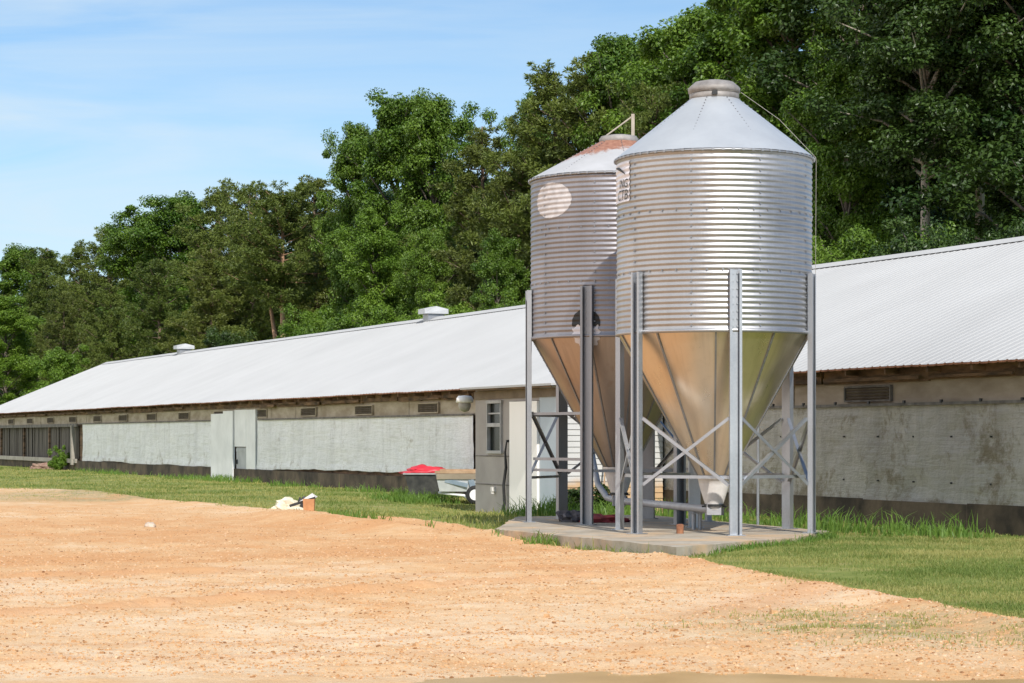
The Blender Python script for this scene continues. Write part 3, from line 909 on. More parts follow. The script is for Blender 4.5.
# window
b = MB()
for z in (1.10, 2.10): b.box(HP((w0 + w1) / 2, WS - .02, z), (w1 - w0 + .10, .07, .06), HAX)
b.box(HP((w0 + w1) / 2, WS - .02, 1.64), (w1 - w0, .055, .075), HAX)
b.box(HP((w0 + w1) / 2, WS - .005, 1.87), (w1 - w0, .03, .03), HAX)
for s in (w0, w1): b.box(HP(s, WS - .018, 1.60), (.035, .066, .94), HAX)
wf = b.build('window', dirty('grey_window_frame', (.33, .32, .31), (.45, .44, .43), 4, .7), shed)
b = MB(); b.box(HP((w0 + w1) / 2, WS + .035, 1.60), (w1 - w0 - .06, .01, .94), HAX); b.build('pane', M['glass'], wf)
# door
b = MB()
b.box(HP((d0 + d1) / 2, WS - .02, 1.0), (d1 - d0 - .02, .06, 2.18), HAX)
b.build('door', M['door_white'], shed)
# outside tap box
b = MB(); b.box(HP(face_s(495), WS - .04, .36), (.085, .08, .09), HAX); b.box(HP(face_s(495), WS - .05, .30), (.04, .06, .06), HAX)
b.build('outlet_box', M['plastic'], shed)

# black hose hanging beside the door
b = MB()
sh = face_s(509)
b.tube([HP(sh, WS - .05, 1.32), HP(sh + .03, WS - .07, 1.1), HP(sh + .01, WS - .06, .8), HP(sh + .09, WS - .08, .45), HP(sh + .04, WS - .08, .1), HP(sh + .1, WS - .1, -.08)], [.014, .022, .03, .03, .03, .035], 7)
b.box(HP(sh, WS - .02, 1.32), (.05, .07, .05), HAX)
o = b.build_at('hose', M['black'], HP(sh, WS - .05, 0))
tag(o, 'black hose hanging on the grey shed wall just left of the white door', 'hose')

# yard light at the far corner of the shed
yl = empty('yard_light', HP(sB + .05, WS + .1, 2.1))
b = MB(); b.box(HP(sB + .12, WS + .35, 2.18), (.08, .40, .06), HAX); b.box(HP(sB + .16, WS + .15, 1.98), (.05, .05, .35), HAX); b.build('bracket', M['plank'], yl)
b = MB(); c_ = HP(sB + .30, WS - .12, 2.13)
b.lathe(c_, [(.02, .12), (.13, .11), (.17, .06), (.18, -.02), (.15, -.03)], 16); b.build('shade', M['white_paint'], yl)
b = MB(); b.lathe(c_, [(.12, -.02), (.13, -.10), (.09, -.19), (.02, -.22)], 14); b.build('lens', dirty('cloudy_lens', (.30, .29, .26), (.42, .40, .36), 5, .35), yl)
b = MB(); b.box(HP(sB + .5, WS + .3, 1.95), (.12, .10, .22), HAX); b.build('junction_box', M['white_paint'], yl)
tag(yl, 'white yard light on a bracket at the far corner of the shed', 'yard light')

# ------------------------------------------------------------------ feed silos
PIT = 0.0741
def corr(z): return 0.0065 * math.sin(2 * math.pi * z / PIT)
def bar(p, q, w, mat, name, parent, out=None, t_=.006):
    """rolled steel angle between two points"""
    p, q = Vector(p), Vector(q)
    ax = (q - p).normalized()
    o = Vector(out).normalized() if out is not None else Vector((0, -1, 0))
    o = (o - ax * o.dot(ax)).normalized()
    u = ax.cross(o).normalized()
    b = MB()
    c_ = (p + q) / 2; ln = (q - p).length
    b.box(c_, (ln, w, t_), (ax, u, o))
    b.box(c_ - u * (w / 2 - t_ / 2) - o * (w / 2 + t_ / 2), (ln, t_, w), (ax, u, o))
    return b.build(name, mat, parent)

def silo(c, Rr, zb, zt, zcap, rcap, zh, rh, leg_phase, leg_top, sty):
    """c = centre on the slab; leg_phase in radians to the right of the side facing the camera"""
    cx, cy = c
    root = empty('feed_silo', (cx, cy, .09))
    # corrugated body
    nz = int(round((zt - zb) / PIT * 8)); nth = 144
    zs = np.linspace(zb, zt, nz + 1); th = np.linspace(0, 2 * np.pi, nth + 1)
    TT, ZZ = np.meshgrid(th, zs)
    RR = Rr + 0.0057 * np.sin(2 * np.pi * (ZZ - zb) / PIT)
    # slight dents
    RR += 0.004 * fbm(np.cos(TT) * 3 + 9, ZZ * 1.2 + np.sin(TT) * 3, 1.0, 300, 3)
    b = MB()
    idx = np.arange((nz + 1) * (nth + 1)).reshape(nz + 1, nth + 1)
    b.add(np.stack([RR * np.cos(TT) + cx, RR * np.sin(TT) + cy, ZZ], -1).reshape(-1, 3).tolist(),
          np.stack([idx[:-1, :-1], idx[:-1, 1:], idx[1:, 1:], idx[1:, :-1]], -1).reshape(-1, 4).tolist(), 0, True)
    # bolt heads along the sheet seams
    for k_ in range(9):
        a = math.radians(-68 + 40 * k_)
        z = zb + .06
        while z < zt - .03:
            d = Vector((math.cos(a), math.sin(a), 0)); tn = Vector((-d.y, d.x, 0))
            b.box(Vector((cx, cy, z)) + d * (Rr + .006), (.018, .018, .018), (d, tn, Z), 1)
            z += PIT * 2
    for zr in (zb + (zt - zb) / 3, zb + 2 * (zt - zb) / 3):
        for k_ in range(40):
            a = 2 * math.pi * k_ / 40
            d = Vector((math.cos(a), math.sin(a), 0)); tn = Vector((-d.y, d.x, 0))
            b.box(Vector((cx, cy, zr)) + d * (Rr + .006), (.018, .018, .018), (d, tn, Z), 1)
    body = b.build('body', [sty['body'], M['galv_dark']], root)
    # rings at both rims
    b = MB(); b.lathe((cx, cy, 0), [(Rr + .006, zt - .03), (Rr + .030, zt - .028), (Rr + .034, zt - .006), (Rr + .012, zt + .012)], 96)
    for k_ in range(64):
        a = 2 * math.pi * k_ / 64; d = Vector((math.cos(a), math.sin(a), 0)); tn = Vector((-d.y, d.x, 0))
        b.box(Vector((cx, cy, zt - .012)) + d * (Rr + .034), (.02, .035, .03), (d, tn, Z))
    b.build('top_rim', M['galv_dark'], body)
    b = MB(); b.lathe((cx, cy, 0), [(Rr - .02, zb - .03), (Rr + .022, zb - .026), (Rr + .022, zb + .014), (Rr + .004, zb + .02)], 96)
    b.build('bottom_rim', sty['rim'], body)
    # conical roof of lapped panels
    b = MB()
    np_ = 8
    zc0 = zt + .004
    zc1 = zcap
    vs = []; nr = 5; nt_ = np_ * 12
    for j in range(nr + 1):
        f = j / nr
        r = (Rr + .035) * (1 - f) + rcap * f; z = zc0 * (1 - f) + zc1 * f
        for k_ in range(nt_):
            a = 2 * math.pi * k_ / nt_ + sty['seam']
            lap = .004 * (1 - (k_ % 12) / 12.0)
            vs.append((cx + r * math.cos(a), cy + r * math.sin(a), z + lap))
    b.add(vs, [(j * nt_ + k_, j * nt_ + (k_ + 1) % nt_, (j + 1) * nt_ + (k_ + 1) % nt_, (j + 1) * nt_ + k_) for j in range(nr) for k_ in range(nt_)], 0, True)
    slope = Vector((rcap - Rr, 0, zc1 - zc0)).normalized()
    for k_ in range(np_):
        a = 2 * math.pi * k_ / np_ + sty['seam'] + .02
        d = Vector((math.cos(a), math.sin(a), 0)); tn = Vector((-d.y, d.x, 0))
        up = d * slope.x + Z * slope.z; nr_ = up.cross(tn) * -1
        if nr_.z < 0: nr_ = -nr_
        for j in range(1, 18):
            f = j / 18
            r = Rr * (1 - f) + rcap * f; z = zc0 * (1 - f) + zc1 * f
            b.box(Vector((cx, cy, z + .016)) + d * r, (.014, .014, .010), (up, tn, nr_), 1)
    roof = b.build('roof', [sty['cone'], M['galv_dark']], root)
    # hopper of panels with lapped, bolted seams
    b = MB(); nh = sty['panels']; per = 10; nt_ = nh * per; vs = []; nr = 10
    for j in range(nr + 1):
        f = j / nr
        r = (Rr - .012) * (1 - f) + rh * f; z = (zb - .01) * (1 - f) + zh * f
        for k_ in range(nt_):
            a = 2 * math.pi * k_ / nt_ + sty['hseam']
            ph = (k_ % per) / per * 2 - 1
            flat = 1 - .005 * (1 - ph * ph) * (1 - .3 * f)      # panels rolled a little flat between seams
            vs.append((cx + r * flat * math.cos(a), cy + r * flat * math.sin(a), z))
    b.add(vs, [(j * nt_ + k_, (j + 1) * nt_ + k_, (j + 1) * nt_ + (k_ + 1) % nt_, j * nt_ + (k_ + 1) % nt_) for j in range(nr) for k_ in range(nt_)], 0, True)
    hs = Vector((rh - Rr, 0, zh - zb)).normalized(); hl = math.hypot(Rr - rh, zb - zh)
    for k_ in range(nh):
        a = 2 * math.pi * k_ / nh + sty['hseam']
        d = Vector((math.cos(a), math.sin(a), 0)); tn = Vector((-d.y, d.x, 0))
        up = d * hs.x + Z * hs.z; ou = d * -hs.z + Z * hs.x
        mid = Vector((cx, cy, (zb + zh) / 2)) + d * ((Rr + rh) / 2)
        b.box(mid + ou * .004, (hl - .02, .026, .012), (up, tn, ou), 1)
        for j in range(1, 24 if k_ % 2 == 0 else 1):
            f = j / 24
            b.box(Vector((cx, cy, zb + (zh - zb) * f)) + d * (Rr + (rh - Rr) * f) + ou * .012, (.013, .013, .010), (up, tn, ou), 1)
    hop = b.build('hopper', [sty['hop'], M['galv_dark']], root)
    b = MB()
    b.lathe((cx, cy, 0), [(rh + .03, zh + .03), (rh + .035, zh - .01), (rh + .005, zh - .02), (rh - .01, zh - .10), (rh - .07, zh - .30), (rh - .10, zh - .38), (rh - .11, zh - .44)], 24)
    boot = b.build('boot', M['plastic'], hop)
    b = MB(); b.box((cx, cy, zh - .40), (.34, .05, .02)); b.box((cx + .08, cy - .03, zh - .47), (.10, .12, .10)); b.lathe((cx, cy, 0), [(rh - .075, zh - .365), (rh - .075, zh - .40)], 20)
    b.build('slide_gate', M['black'], boot)
    # legs: channel posts standing on the slab
    feet = []
    for k_ in range(6):
        a = leg_phase + k_ * math.pi / 3
        d = Vector((math.sin(a), -math.cos(a), 0)); tn = Vector((math.cos(a), math.sin(a), 0))
        cc = Vector((cx, cy, 0)) + d * (Rr + .012)
        feet.append((cc, d, tn))
        b = MB(); z0, z1 = .094, leg_top; hz = (z0 + z1) / 2; L_ = z1 - z0
        wv = sty['legw']
        b.box(cc + Z * hz + d * .004, (wv, .006, L_), (tn, d, Z))
        for sgn in (-1, 1):
            b.box(cc + Z * hz + d * .036 + tn * sgn * (wv / 2 - .003), (.006, .06, L_), (tn, d, Z))
            b.box(cc + Z * hz + d * .069 + tn * sgn * (wv / 2 - .018), (.036, .006, L_), (tn, d, Z))
        b.box(cc + Z * .099 + d * .03, (wv + .08, .18, .010), (tn, d, Z))
        z = zb + .05
        while z < z1 - .03:
            for sgn in (-1, 1): b.box(cc + Z * z + d * .012 + tn * sgn * .03, (.02, .016, .02), (tn, d, Z))
            z += .10
        b.build('leg', sty['leg'], root)
    # bracing
    for k_ in range(6):
        (p, d, tn), (q, d2, tn2) = feet[k_], feet[(k_ + 1) % 6]
        p = p + tn * (sty['legw'] / 2); q = q - tn2 * (sty['legw'] / 2)
        out = d + d2; on = out.normalized()
        if k_ in sty['xbays']:
            bar(p + Z * sty['x1'] + on * .012, q + Z * sty['x0'] + on * .012, .042, sty['brace'], 'brace', root, out)
            bar(p + Z * sty['x0'] - on * .004, q + Z * sty['x1'] - on * .004, .042, sty['brace'], 'brace', root, out)
        for zz in sty['rails'].get(k_, ()):
            bar(p + Z * zz - on * .03, q + Z * zz - on * .03, .042, sty['brace'], 'cross_rail', root, out)
    return root, body, roof, hop, boot

FC = (2.812, 32.0); FR = 1.352
BC = (1.655, 35.6); BR = 1.363
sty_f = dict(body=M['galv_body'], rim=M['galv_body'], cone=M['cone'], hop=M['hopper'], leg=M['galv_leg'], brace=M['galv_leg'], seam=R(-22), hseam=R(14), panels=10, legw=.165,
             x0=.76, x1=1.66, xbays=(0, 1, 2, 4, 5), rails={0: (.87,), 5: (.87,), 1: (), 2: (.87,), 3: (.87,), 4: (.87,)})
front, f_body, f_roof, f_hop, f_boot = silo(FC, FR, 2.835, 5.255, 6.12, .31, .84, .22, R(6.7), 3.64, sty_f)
tag(front, 'nearer, larger galvanized feed silo with shiny orange reflecting hopper and plain grey cone roof', 'silo', 'feed silos on the concrete slab')
t_rust = 4.72 - 0.30
M['cone_rust'] = cone_mat('rusty_white_roof', 5.80)
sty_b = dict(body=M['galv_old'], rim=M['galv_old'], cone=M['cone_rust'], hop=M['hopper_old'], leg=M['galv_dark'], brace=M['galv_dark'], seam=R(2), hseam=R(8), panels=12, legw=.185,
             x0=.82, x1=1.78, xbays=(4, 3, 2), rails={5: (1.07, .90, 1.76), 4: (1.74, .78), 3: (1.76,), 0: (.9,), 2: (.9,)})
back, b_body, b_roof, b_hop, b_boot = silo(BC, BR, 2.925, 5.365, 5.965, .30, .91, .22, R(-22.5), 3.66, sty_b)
tag(back, 'farther weathered feed silo with rust around its white cone roof and worn round decals', 'silo', 'feed silos on the concrete slab')

# front silo: cap, pull cord, sticker
cx, cy = FC
b = MB(); b.lathe((cx, cy, 0), [(.315, 6.08), (.345, 6.10), (.345, 6.17), (.32, 6.18), (.36, 6.19), (.365, 6.245), (.345, 6.27), (.27, 6.335), (.12, 6.365), (.0, 6.37)], 40)
cap = b.build('cap', M['collar'], f_roof)
b = MB(); b.box((cx - .02, cy - .36, 6.15), (.07, .04, .06)); b.build('latch', M['black'], cap)
b = MB()
a = R(-3)
pr = Vector((math.cos(a), math.sin(a), 0))
c0 = Vector((cx, cy, 0))
b.tube([c0 + pr * .37 + Z * 6.2, c0 + pr * .9 + Z * 5.82, c0 + pr * (FR + .05) + Z * 5.29], .0035, 5)
b.tube([c0 + pr * (FR + .05) + Z * 5.29, c0 + pr * (FR + .06) + Z * 5.25, c0 + pr * (FR + .05) + Z * 3.5], .0035, 5)
b.build('pull_cord', M['rope'], front)

def patch(cx, cy, Rr, zb, ang, zc, ra, rz, name, mat, parent, inside, lift=.0045, hopper=None):
    """paint film that follows the corrugation; ang measured to the right of the camera side"""
    n_a, n_z = 70, 90
    b = MB(); idx = {}
    vs = []; fs = []
    def vert(i, j):
        if (i, j) not in idx:
            a = ang + (i / n_a * 2 - 1) * ra / Rr; z = zc + (j / n_z * 2 - 1) * rz
            if hopper and z < zb:
                zh, rh = hopper
                r = Rr + (rh - Rr) * (zb - z) / (zb - zh) + .012
            else:
                r = Rr + 0.0057 * math.sin(2 * math.pi * (z - zb) / PIT) + lift
            idx[(i, j)] = len(vs)
            vs.append((cx + r * math.sin(a), cy - r * math.cos(a), z))
        return idx[(i, j)]
    for i in range(n_a):
        for j in range(n_z):
            u, v = (i + .5) / n_a * 2 - 1, (j + .5) / n_z * 2 - 1
            if inside(u, v): fs.append((vert(i, j), vert(i + 1, j), vert(i + 1, j + 1), vert(i, j + 1)))
    b.add(vs, fs, 0, True)
    return b.build(name, mat, parent)
def rough_disc(u, v): return u * u + v * v < (.95 + .06 * mnoise.noise((u * 4, v * 4, 2.0)))
patch(BC[0], BC[1], BR, 2.925, R(-51), 4.98, .42, .275, 'worn_decal', M['decal'], b_body, rough_disc)
patch(BC[0], BC[1], BR, 2.925, R(-24), 3.11, .235, .215, 'black_decal', M['black'], b_body, lambda u, v: u * u + v * v < .95 and v > -.25)
patch(BC[0], BC[1], BR, 2.925, R(-24), 2.95, .235, .24, 'white_decal', M['decal_new'], b_body,
      lambda u, v: (u * u + (v + .0) ** 2 < .88 + .12 * math.sin(math.atan2(v, u) * 14)) and v < .45 + .12 * math.sin(u * 9), .007, (.91, .22))
# sticker on the left flank of the front silo
st = patch(cx, cy, FR, 2.835, R(-80), 4.905, .42, .285, 'sticker', M['decal_new'], f_body, lambda u, v: max(abs(u), abs(v)) < .97, .009)
def curved_text(txt, size, ang_right, z, Rr, parent):
    cu = bpy.data.curves.new('lettering', 'FONT'); cu.body = txt; cu.size = size; cu.align_x = 'RIGHT'; cu.extrude = 0.0; cu.shear = .2
    cu.resolution_u = 3
    tmp = bpy.data.objects.new('lettering_curve', cu); col.objects.link(tmp)
    dg = bpy.context.evaluated_depsgraph_get()
    me = bpy.data.meshes.new_from_object(tmp.evaluated_get(dg))
    bpy.data.objects.remove(tmp)
    off = root_loc(parent)
    for v in me.vertices:
        a = ang_right + v.co.x / Rr
        v.co = Vector((cx + Rr * math.sin(a), cy - Rr * math.cos(a), z + v.co.y)) - off
    me.materials.clear()
    return link_mesh('lettering', me, M['black'], parent)
curved_text('ING', .17, R(-64), 4.82, FR + .0215, st)
curved_text('CTB', .20, R(-64), 4.655, FR + .0215, st)
b = MB()
arc = []
for k_ in range(9):
    f = k_ / 8; a = R(-84 + 17 * f); z = 5.12 - .10 * f * f - .02 * f
    arc.append((cx + (FR + .022) * math.sin(a), cy - (FR + .022) * math.cos(a), z))
b.tube(arc, [.006, .012, .016, .018, .018, .016, .012, .008, .003], 6); b.build('swoosh', M['black'], st)

# back silo: lid and lever
cx2, cy2 = BC
b = MB(); b.lathe((cx2, cy2, 0), [(.29, 5.93), (.305, 5.95), (.305, 6.02), (.285, 6.035), (.28, 6.05), (.15, 6.075), (0, 6.08)], 32)
cap2 = b.build('cap', M['collar'], b_roof)
b = MB()
b.box((cx2 + .215, cy2 - .02, 6.22), (.05, .05, .36))
b.tube([(cx2 + .215, cy2 - .02, 6.37), (cx2 - .24, cy2 - .05, 6.03)], .014, 6)
b.build('lid_lever', dirty('tan_lever', (.36, .31, .25), (.46, .40, .33), 5, .8), cap2)

# unloading auger between the two boots
b = MB()
za = .40
p0 = Vector((FC[0] - .06, FC[1] + .02, za)); p1 = Vector((BC[0], BC[1], za + .02))
b.tube([p0, p1], .055, 12)
b.tube([p1 + (p1 - p0).normalized() * .05, p1 + Vector((-.16, .5, .03)), p1 + Vector((-.28, 1.1, .22)), p1 + Vector((-.34, 1.8, .62)), p1 + Vector((-.38, 3.2, 1.45))], .05, 10)
b.box(p0 + Vector((.05, -.02, .0)), (.20, .2, .15))
b.box(p1, (.2, .22, .16))
o = b.build_at('auger_tube', M['pvc'], (p0.x, p0.y, .09))
tag(o, 'grey auger pipe running low between the two silo outlets', 'auger pipe')
b = MB()
for q in (p0 + (p1 - p0) * .16,):
    b.tube([(q.x, q.y - .0, .09), (q.x, q.y, za - .05)], .03, 8)
    b.tube([(q.x + .09, q.y, .09), (q.x + .09, q.y, za - .05)], .03, 8)
    b.box((q.x + .045, q.y, za - .07), (.18, .1, .02))
o = b.build_at('pipe_stand', M['galv_dark'], (p0.x, p0.y, .09))
tag(o, 'short two legged steel stand under the auger pipe', 'stand')

# things lying on the slab
def lump(name, c, size, mat, seed, label, cat, amp=.35, n=(22, 12), group=None, squash=True, pieces=1):
    r = random.Random(seed)
    b = MB()
    for pc in range(pieces):
        ox, oy = (r.uniform(-1, 1) * size[0] * .7, r.uniform(-1, 1) * size[1] * .6) if pc else (0, 0)
        k = 1 if not pc else r.uniform(.4, .8)
        vs = []
        for j in range(n[1] + 1):
            v = j / n[1] * math.pi
            for i in range(n[0]):
                u = 2 * math.pi * i / n[0]
                d = Vector((math.cos(u) * math.sin(v), math.sin(u) * math.sin(v), math.cos(v)))
                f = 1 + amp * mnoise.noise(d * 1.8 + Vector((seed * 3.1 + pc * 5, 0, 0))) + amp * .5 * mnoise.noise(d * 5 + Vector((seed, 4, 0)))
                p = Vector((d.x * size[0] * f * k, d.y * size[1] * f * k, max(d.z * size[2] * f * k, -size[2] * .25)))
                vs.append((c[0] + ox + p.x, c[1] + oy + p.y, c[2] + p.z + size[2] * .2))
        b.add(vs, [(j * n[0] + i, (j + 1) * n[0] + i, (j + 1) * n[0] + (i + 1) % n[0], j * n[0] + (i + 1) % n[0]) for j in range(n[1]) for i in range(n[0])], 0, amp < .5)
    o = b.build_at(name, mat, c)
    return tag(o, label, cat, group)
def ray(x, Y): return (x - 512) / FPX * Y
lump('red_cloth', (ray(604, 35.4), 35.4, .1), (.36, .25, .10), M['dark_red'], 3, 'dull red cloth lying on the slab under the farther silo', 'cloth', .5)
lump('junk_heap', (ray(574, 35.6), 35.6, .1), (.24, .25, .15), dirty('grey_rag', (.06, .055, .06), (.13, .12, .13), 8, .9), 8, 'dark grey rag heap beside the red cloth on the slab', 'rag', .6)
b = MB(); q = (ray(680, 31.3), 31.3, .093)
b.lathe(q, [(.05, 0), (.05, .12), (.03, .13), (0, .13)], 12)
tag(b.build_at('pipe_stub', M['rust'], q), 'short dark pipe stub sticking up from the slab between the legs', 'pipe stub')
# thin conduit behind the front silo, up to the eave
b = MB(); q = HP(38.2, -1.3, 0)
q.x = ray(758, q.y)
b.tube([q + Z * -.1, q + Z * 2.25], .022, 8)
tag(b.build_at('conduit_pole', M['galv_leg'], q), 'thin grey conduit pole standing behind the nearer silo', 'pole')
b = MB(); q1 = HP(sA - .35, -1.5, 0.0); b.tube([q1, HP(sA - .05, -1.3, 1.3)], .018, 6)
tag(b.build_at('leaning_stick', M['orange_wood'], q1), 'thin brown stick leaning on the shed end wall', 'stick')

# ------------------------------------------------------------------ carts left of the shed
def on(x, Y): return Vector((ray(x, Y), Y, g1(ray(x, Y), Y)))
cY = 52.6
cp = on(424, cY)
cart = empty('dump_cart', cp)
tag(cart, 'dark grey tub cart heaped with red plastic in front of the white curtain', 'cart')
U = Vector((1, 0, 0)); Vv = Vector((0, 1, 0))
b = MB()
z0, z1 = .20, .60
def tubbox(b, c, z0, z1, a0, b0, a1, b1, th=.02, mi=0):
    def rg(a, b_, z): return [c + Vector((sx * a, sy * b_, z)) for sx, sy in ((-1, -1), (1, -1), (1, 1), (-1, 1))]
    vs = rg(a0, b0, z0) + rg(a1, b1, z1) + rg(a1 - th, b1 - th, z1) + rg(a0 - th, b0 - th, z0 + th)
    b.add(vs, [(3, 2, 1, 0)] + [(i, (i + 1) % 4, 4 + (i + 1) % 4, 4 + i) for i in range(4)] + [(4 + i, 4 + (i + 1) % 4, 8 + (i + 1) % 4, 8 + i) for i in range(4)] + [(8 + i, 8 + (i + 1) % 4, 12 + (i + 1) % 4, 12 + i) for i in range(4)] + [(12, 13, 14, 15)], mi)
tubbox(b, cp, .12, .58, .31, .3, .43, .40)
b.build('tub', M['tub'], cart)
b = MB()
for sy in (-1, 1): b.box(cp + Vector((0, sy * .41, .59)), (.92, .035, .035))
for sx in (-1, 1): b.box(cp + Vector((sx * .44, 0, .591)), (.034, .80, .034))
b.build('rim', dirty('grey_rim', (.25, .25, .25), (.36, .36, .36), 6, .6), cart)
for sx in (-1, 1):
    b = MB(); b.box(cp + Vector((sx * .33, -.28, .05)), (.05, .05, .24)); b.build('leg', M['black'], cart)
lump('red_plastic', tuple(cp + Vector((.03, 0, .59))), (.50, .36, .15), M['red'], 5, 'heap of bright red plastic lying in the dark tub cart', 'plastic', .45)
tp = on(459, 50.6)
tr = empty('farm_trailer', tp)
tag(tr, 'small white and blue painted trailer with orange timber rim beside the shed', 'trailer')
b = MB()
for mi in (0,):
    def rg(a0, a1, b_, z): return [tp + Vector((x, y * b_, z)) for x, y in ((a0, -1), (a1, -1), (a1, 1), (a0, 1))]
    vs = rg(-.42, .45, .30, .27) + rg(-.50, .62, .42, .66)
    b.add(vs, [(3, 2, 1, 0), (4, 5, 6, 7)] + [(i, (i + 1) % 4, 4 + (i + 1) % 4, 4 + i) for i in range(4)])
b.build('body', dirty('pale_trailer_paint', (.50, .52, .52), (.66, .68, .68), 3, .55), tr)
b = MB()
b.box(tp + Vector((.06, 0, .69)), (1.16, .88, .05)); b.box(tp + Vector((.06, 0, .73)), (.95, .70, .045), None, 0)
b.build('rim', M['orange_wood'], tr)
b = MB()
sd = Vector((0, -.29, 1)).normalized()
b.box(tp + Vector((-.05, -.372, .46)), (.52, .02, .09), (Vector((.96, .0, -.22)), Vector((0, 1, .29)).normalized(), (sd + Vector((.22, 0, 0))).normalized()))
b.box(tp + Vector((.30, -.362, .42)), (.12, .02, .24), (Vector((.96, .0, .25)), Vector((0, 1, .29)).normalized(), (sd + Vector((-.25, 0, 0))).normalized()))
b.build('painted_stripe', M['blue_paint'], tr)
b = MB(); b.box(tp + Vector((.05, -.415, .60)), (1.06, .02, .12), (Vector((1, 0, 0)), Vector((0, 1, .29)).normalized(), Vector((0, -.29, 1)).normalized())); b.build('side_board', M['grey_ply'], tr)
b = MB()
b.tube([tp + Vector((-.45, -.2, .24)), tp + Vector((.12, -.24, .18)), tp + Vector((.30, -.26, .02))], .03, 7)
b.build('stand_bar', M['white_paint'], tr)
for sy in (-1, 1):
    wc = tp + Vector((.36, sy * .36, .20))
    b = MB()
    pr_ = [(.12, -.05), (.19, -.055), (.205, -.03), (.205, .03), (.19, .055), (.12, .05)]
    vs = []
    for r_, y_ in pr_:
        for k_ in range(20):
            a = 2 * math.pi * k_ / 20
            vs.append(wc + Vector((r_ * math.cos(a), y_, r_ * math.sin(a))))
    b.add(vs, [(j * 20 + k_, j * 20 + (k_ + 1) % 20, (j + 1) * 20 + (k_ + 1) % 20, (j + 1) * 20 + k_) for j in range(5) for k_ in range(20)], 0, True)
    wh = b.build('wheel', M['rubber'], tr)
    b = MB(); b.tube([wc + Vector((0, -.045, 0)), wc + Vector((0, .045, 0))], .122, 18); b.build('rim', M['white_paint'], wh)

# ------------------------------------------------------------------ litter on the grass, stones
gp = on(289, 43.6)
lump('feed_sack', tuple(gp), (.30, .24, .17), M['cream'], 12, 'crumpled cream feed sack lying on the grass left of the brown box', 'sack', .55)
gp2 = on(301, 43.7)
lump('dark_sack', tuple(gp2), (.11, .12, .2), M['black'], 15, 'crumpled black bag between the cream sack and the brown box', 'bag', .6)
b = MB(); gp3 = on(309, 42.6)
tubbox(b, gp3 + Vector((0, 0, -.01)), 0, .24, .095, .095, .105, .105, .006)
tag(b.build_at('box', M['box'], gp3), 'small orange brown open box at the edge of the grass', 'box')
b = MB()
vs = [gp3 + Vector(p) for p in ((-.22, .22, .16), (.10, .18, .24), (.13, .36, .26), (-.20, .42, .18), (.04, .24, .33))]
b.add(vs, [(0, 1, 4), (1, 2, 4), (2, 3, 4), (3, 0, 4), (3, 2, 1, 0)])
tag(b.build_at('white_bag', M['plastic'], gp3 + Vector((0, .3, 0))), 'pointed white bag leaning behind the brown box', 'bag')
b = MB(); b.box(gp3 + Vector((-.13, .1, .17)), (.5, .08, .05), (Vector((.95, 0, .3)), Vector((0, 1, 0)), Vector((-.3, 0, .95))))
tag(b.build_at('dark_board', M['black'], gp3 + Vector((-.13, .1, 0))), 'short black board propped against the brown box', 'board')
rk = on(150, 35.8)
lump('rock', tuple(rk), (.085, .08, .065), M['stone'], 21, 'single pale rock on the bare orange dirt', 'rock', .3)
rb = HP(SX(57), -.55, 0)
lump('rubble_heap', tuple(rb), (.55, .35, .22), M['rubble'], 25, 'reddish rubble heap at the foot of the open end bay', 'rubble', .6, pieces=3)

# ------------------------------------------------------------------ grass blades and weeds
def blades(X, Y, h, wid, lean, r, seg=False):
    n = len(X); z = gz(X, Y)
    a = r.uniform(0, 2 * np.pi, n); la = r.uniform(0, 2 * np.pi, n); ll = lean * r.random(n) * h
    dx, dy = np.cos(a) * wid / 2, np.sin(a) * wid / 2
    b0 = np.stack([X - dx, Y - dy, z - .01], -1); b1 = np.stack([X + dx, Y + dy, z - .01], -1)
    mx_, my_ = X + np.cos(la) * ll * .35, Y + np.sin(la) * ll * .35
    m1 = np.stack([mx_ + dx * .7, my_ + dy * .7, z + h * .6], -1)
    tp_ = np.stack([X + np.cos(la) * ll, Y + np.sin(la) * ll, z + h * (1 - .25 * r.random(n))], -1)
    e = np.stack([dx, dy, dx * 0], -1)
    mid = np.stack([mx_, my_, z + h * .6], -1)
    lo = np.stack([b0, b1, mid + e * .7, mid - e * .7], 1); hi = np.stack([mid - e * .7, mid + e * .7, tp_ + e * .12, tp_ - e * .12], 1)
    return np.stack([lo, hi], 1).reshape(-1, 3)
def slabm(X, Y):
    ins = np.ones(np.shape(X), bool)
    for p, q in zip(corners, corners[1:] + corners[:1]):
        ins &= ((q.x - p.x) * (Y - p.y) - (q.y - p.y) * (X - p.x)) > -.01
    return ins
def wof(X, Y): return (X - A0.x) * N.x + Y * N.y
def sof(X, Y): return (X - A0.x) * D.x + Y * D.y
r = np.random.default_rng(77)
parts = []; tints = []
def lawn(n, ylo, yhi, xlo, xhi, h0, w0_):
    Y = ylo * (yhi / ylo) ** r.random(n); px = r.uniform(xlo, xhi, n); X = (px - 512) / FPX * Y
    d = dirt_mask(X, Y) + 3.0 * fbm(X, Y, 1.6, 90, 4) + .5 * r.normal(0, .6, n)
    pn = fbm(X, Y, .9, 95, 4)
    keep = (d < 0.12) & (wof(X, Y) < -.1) & ~slabm(X, Y) & (r.random(n) < .62 + 2.2 * pn)
    X, Y = X[keep], Y[keep]; pn = pn[keep]
    h = h0 * r.lognormal(0, .35, len(X)) * (1 + 1.2 * pn)
    parts.append(blades(X, Y, h, w0_ * np.maximum(1, Y / 25), 1.2, r))
    tints.append(np.clip(.44 + 2.8 * fbm(X, Y, .8, 99, 4) + r.normal(0, .28, len(X)), 0, 1))
lawn(190000, 15.5, 40, 660, 1090, .030, .008)
lawn(120000, 40, 105, -60, 540, .040, .010)
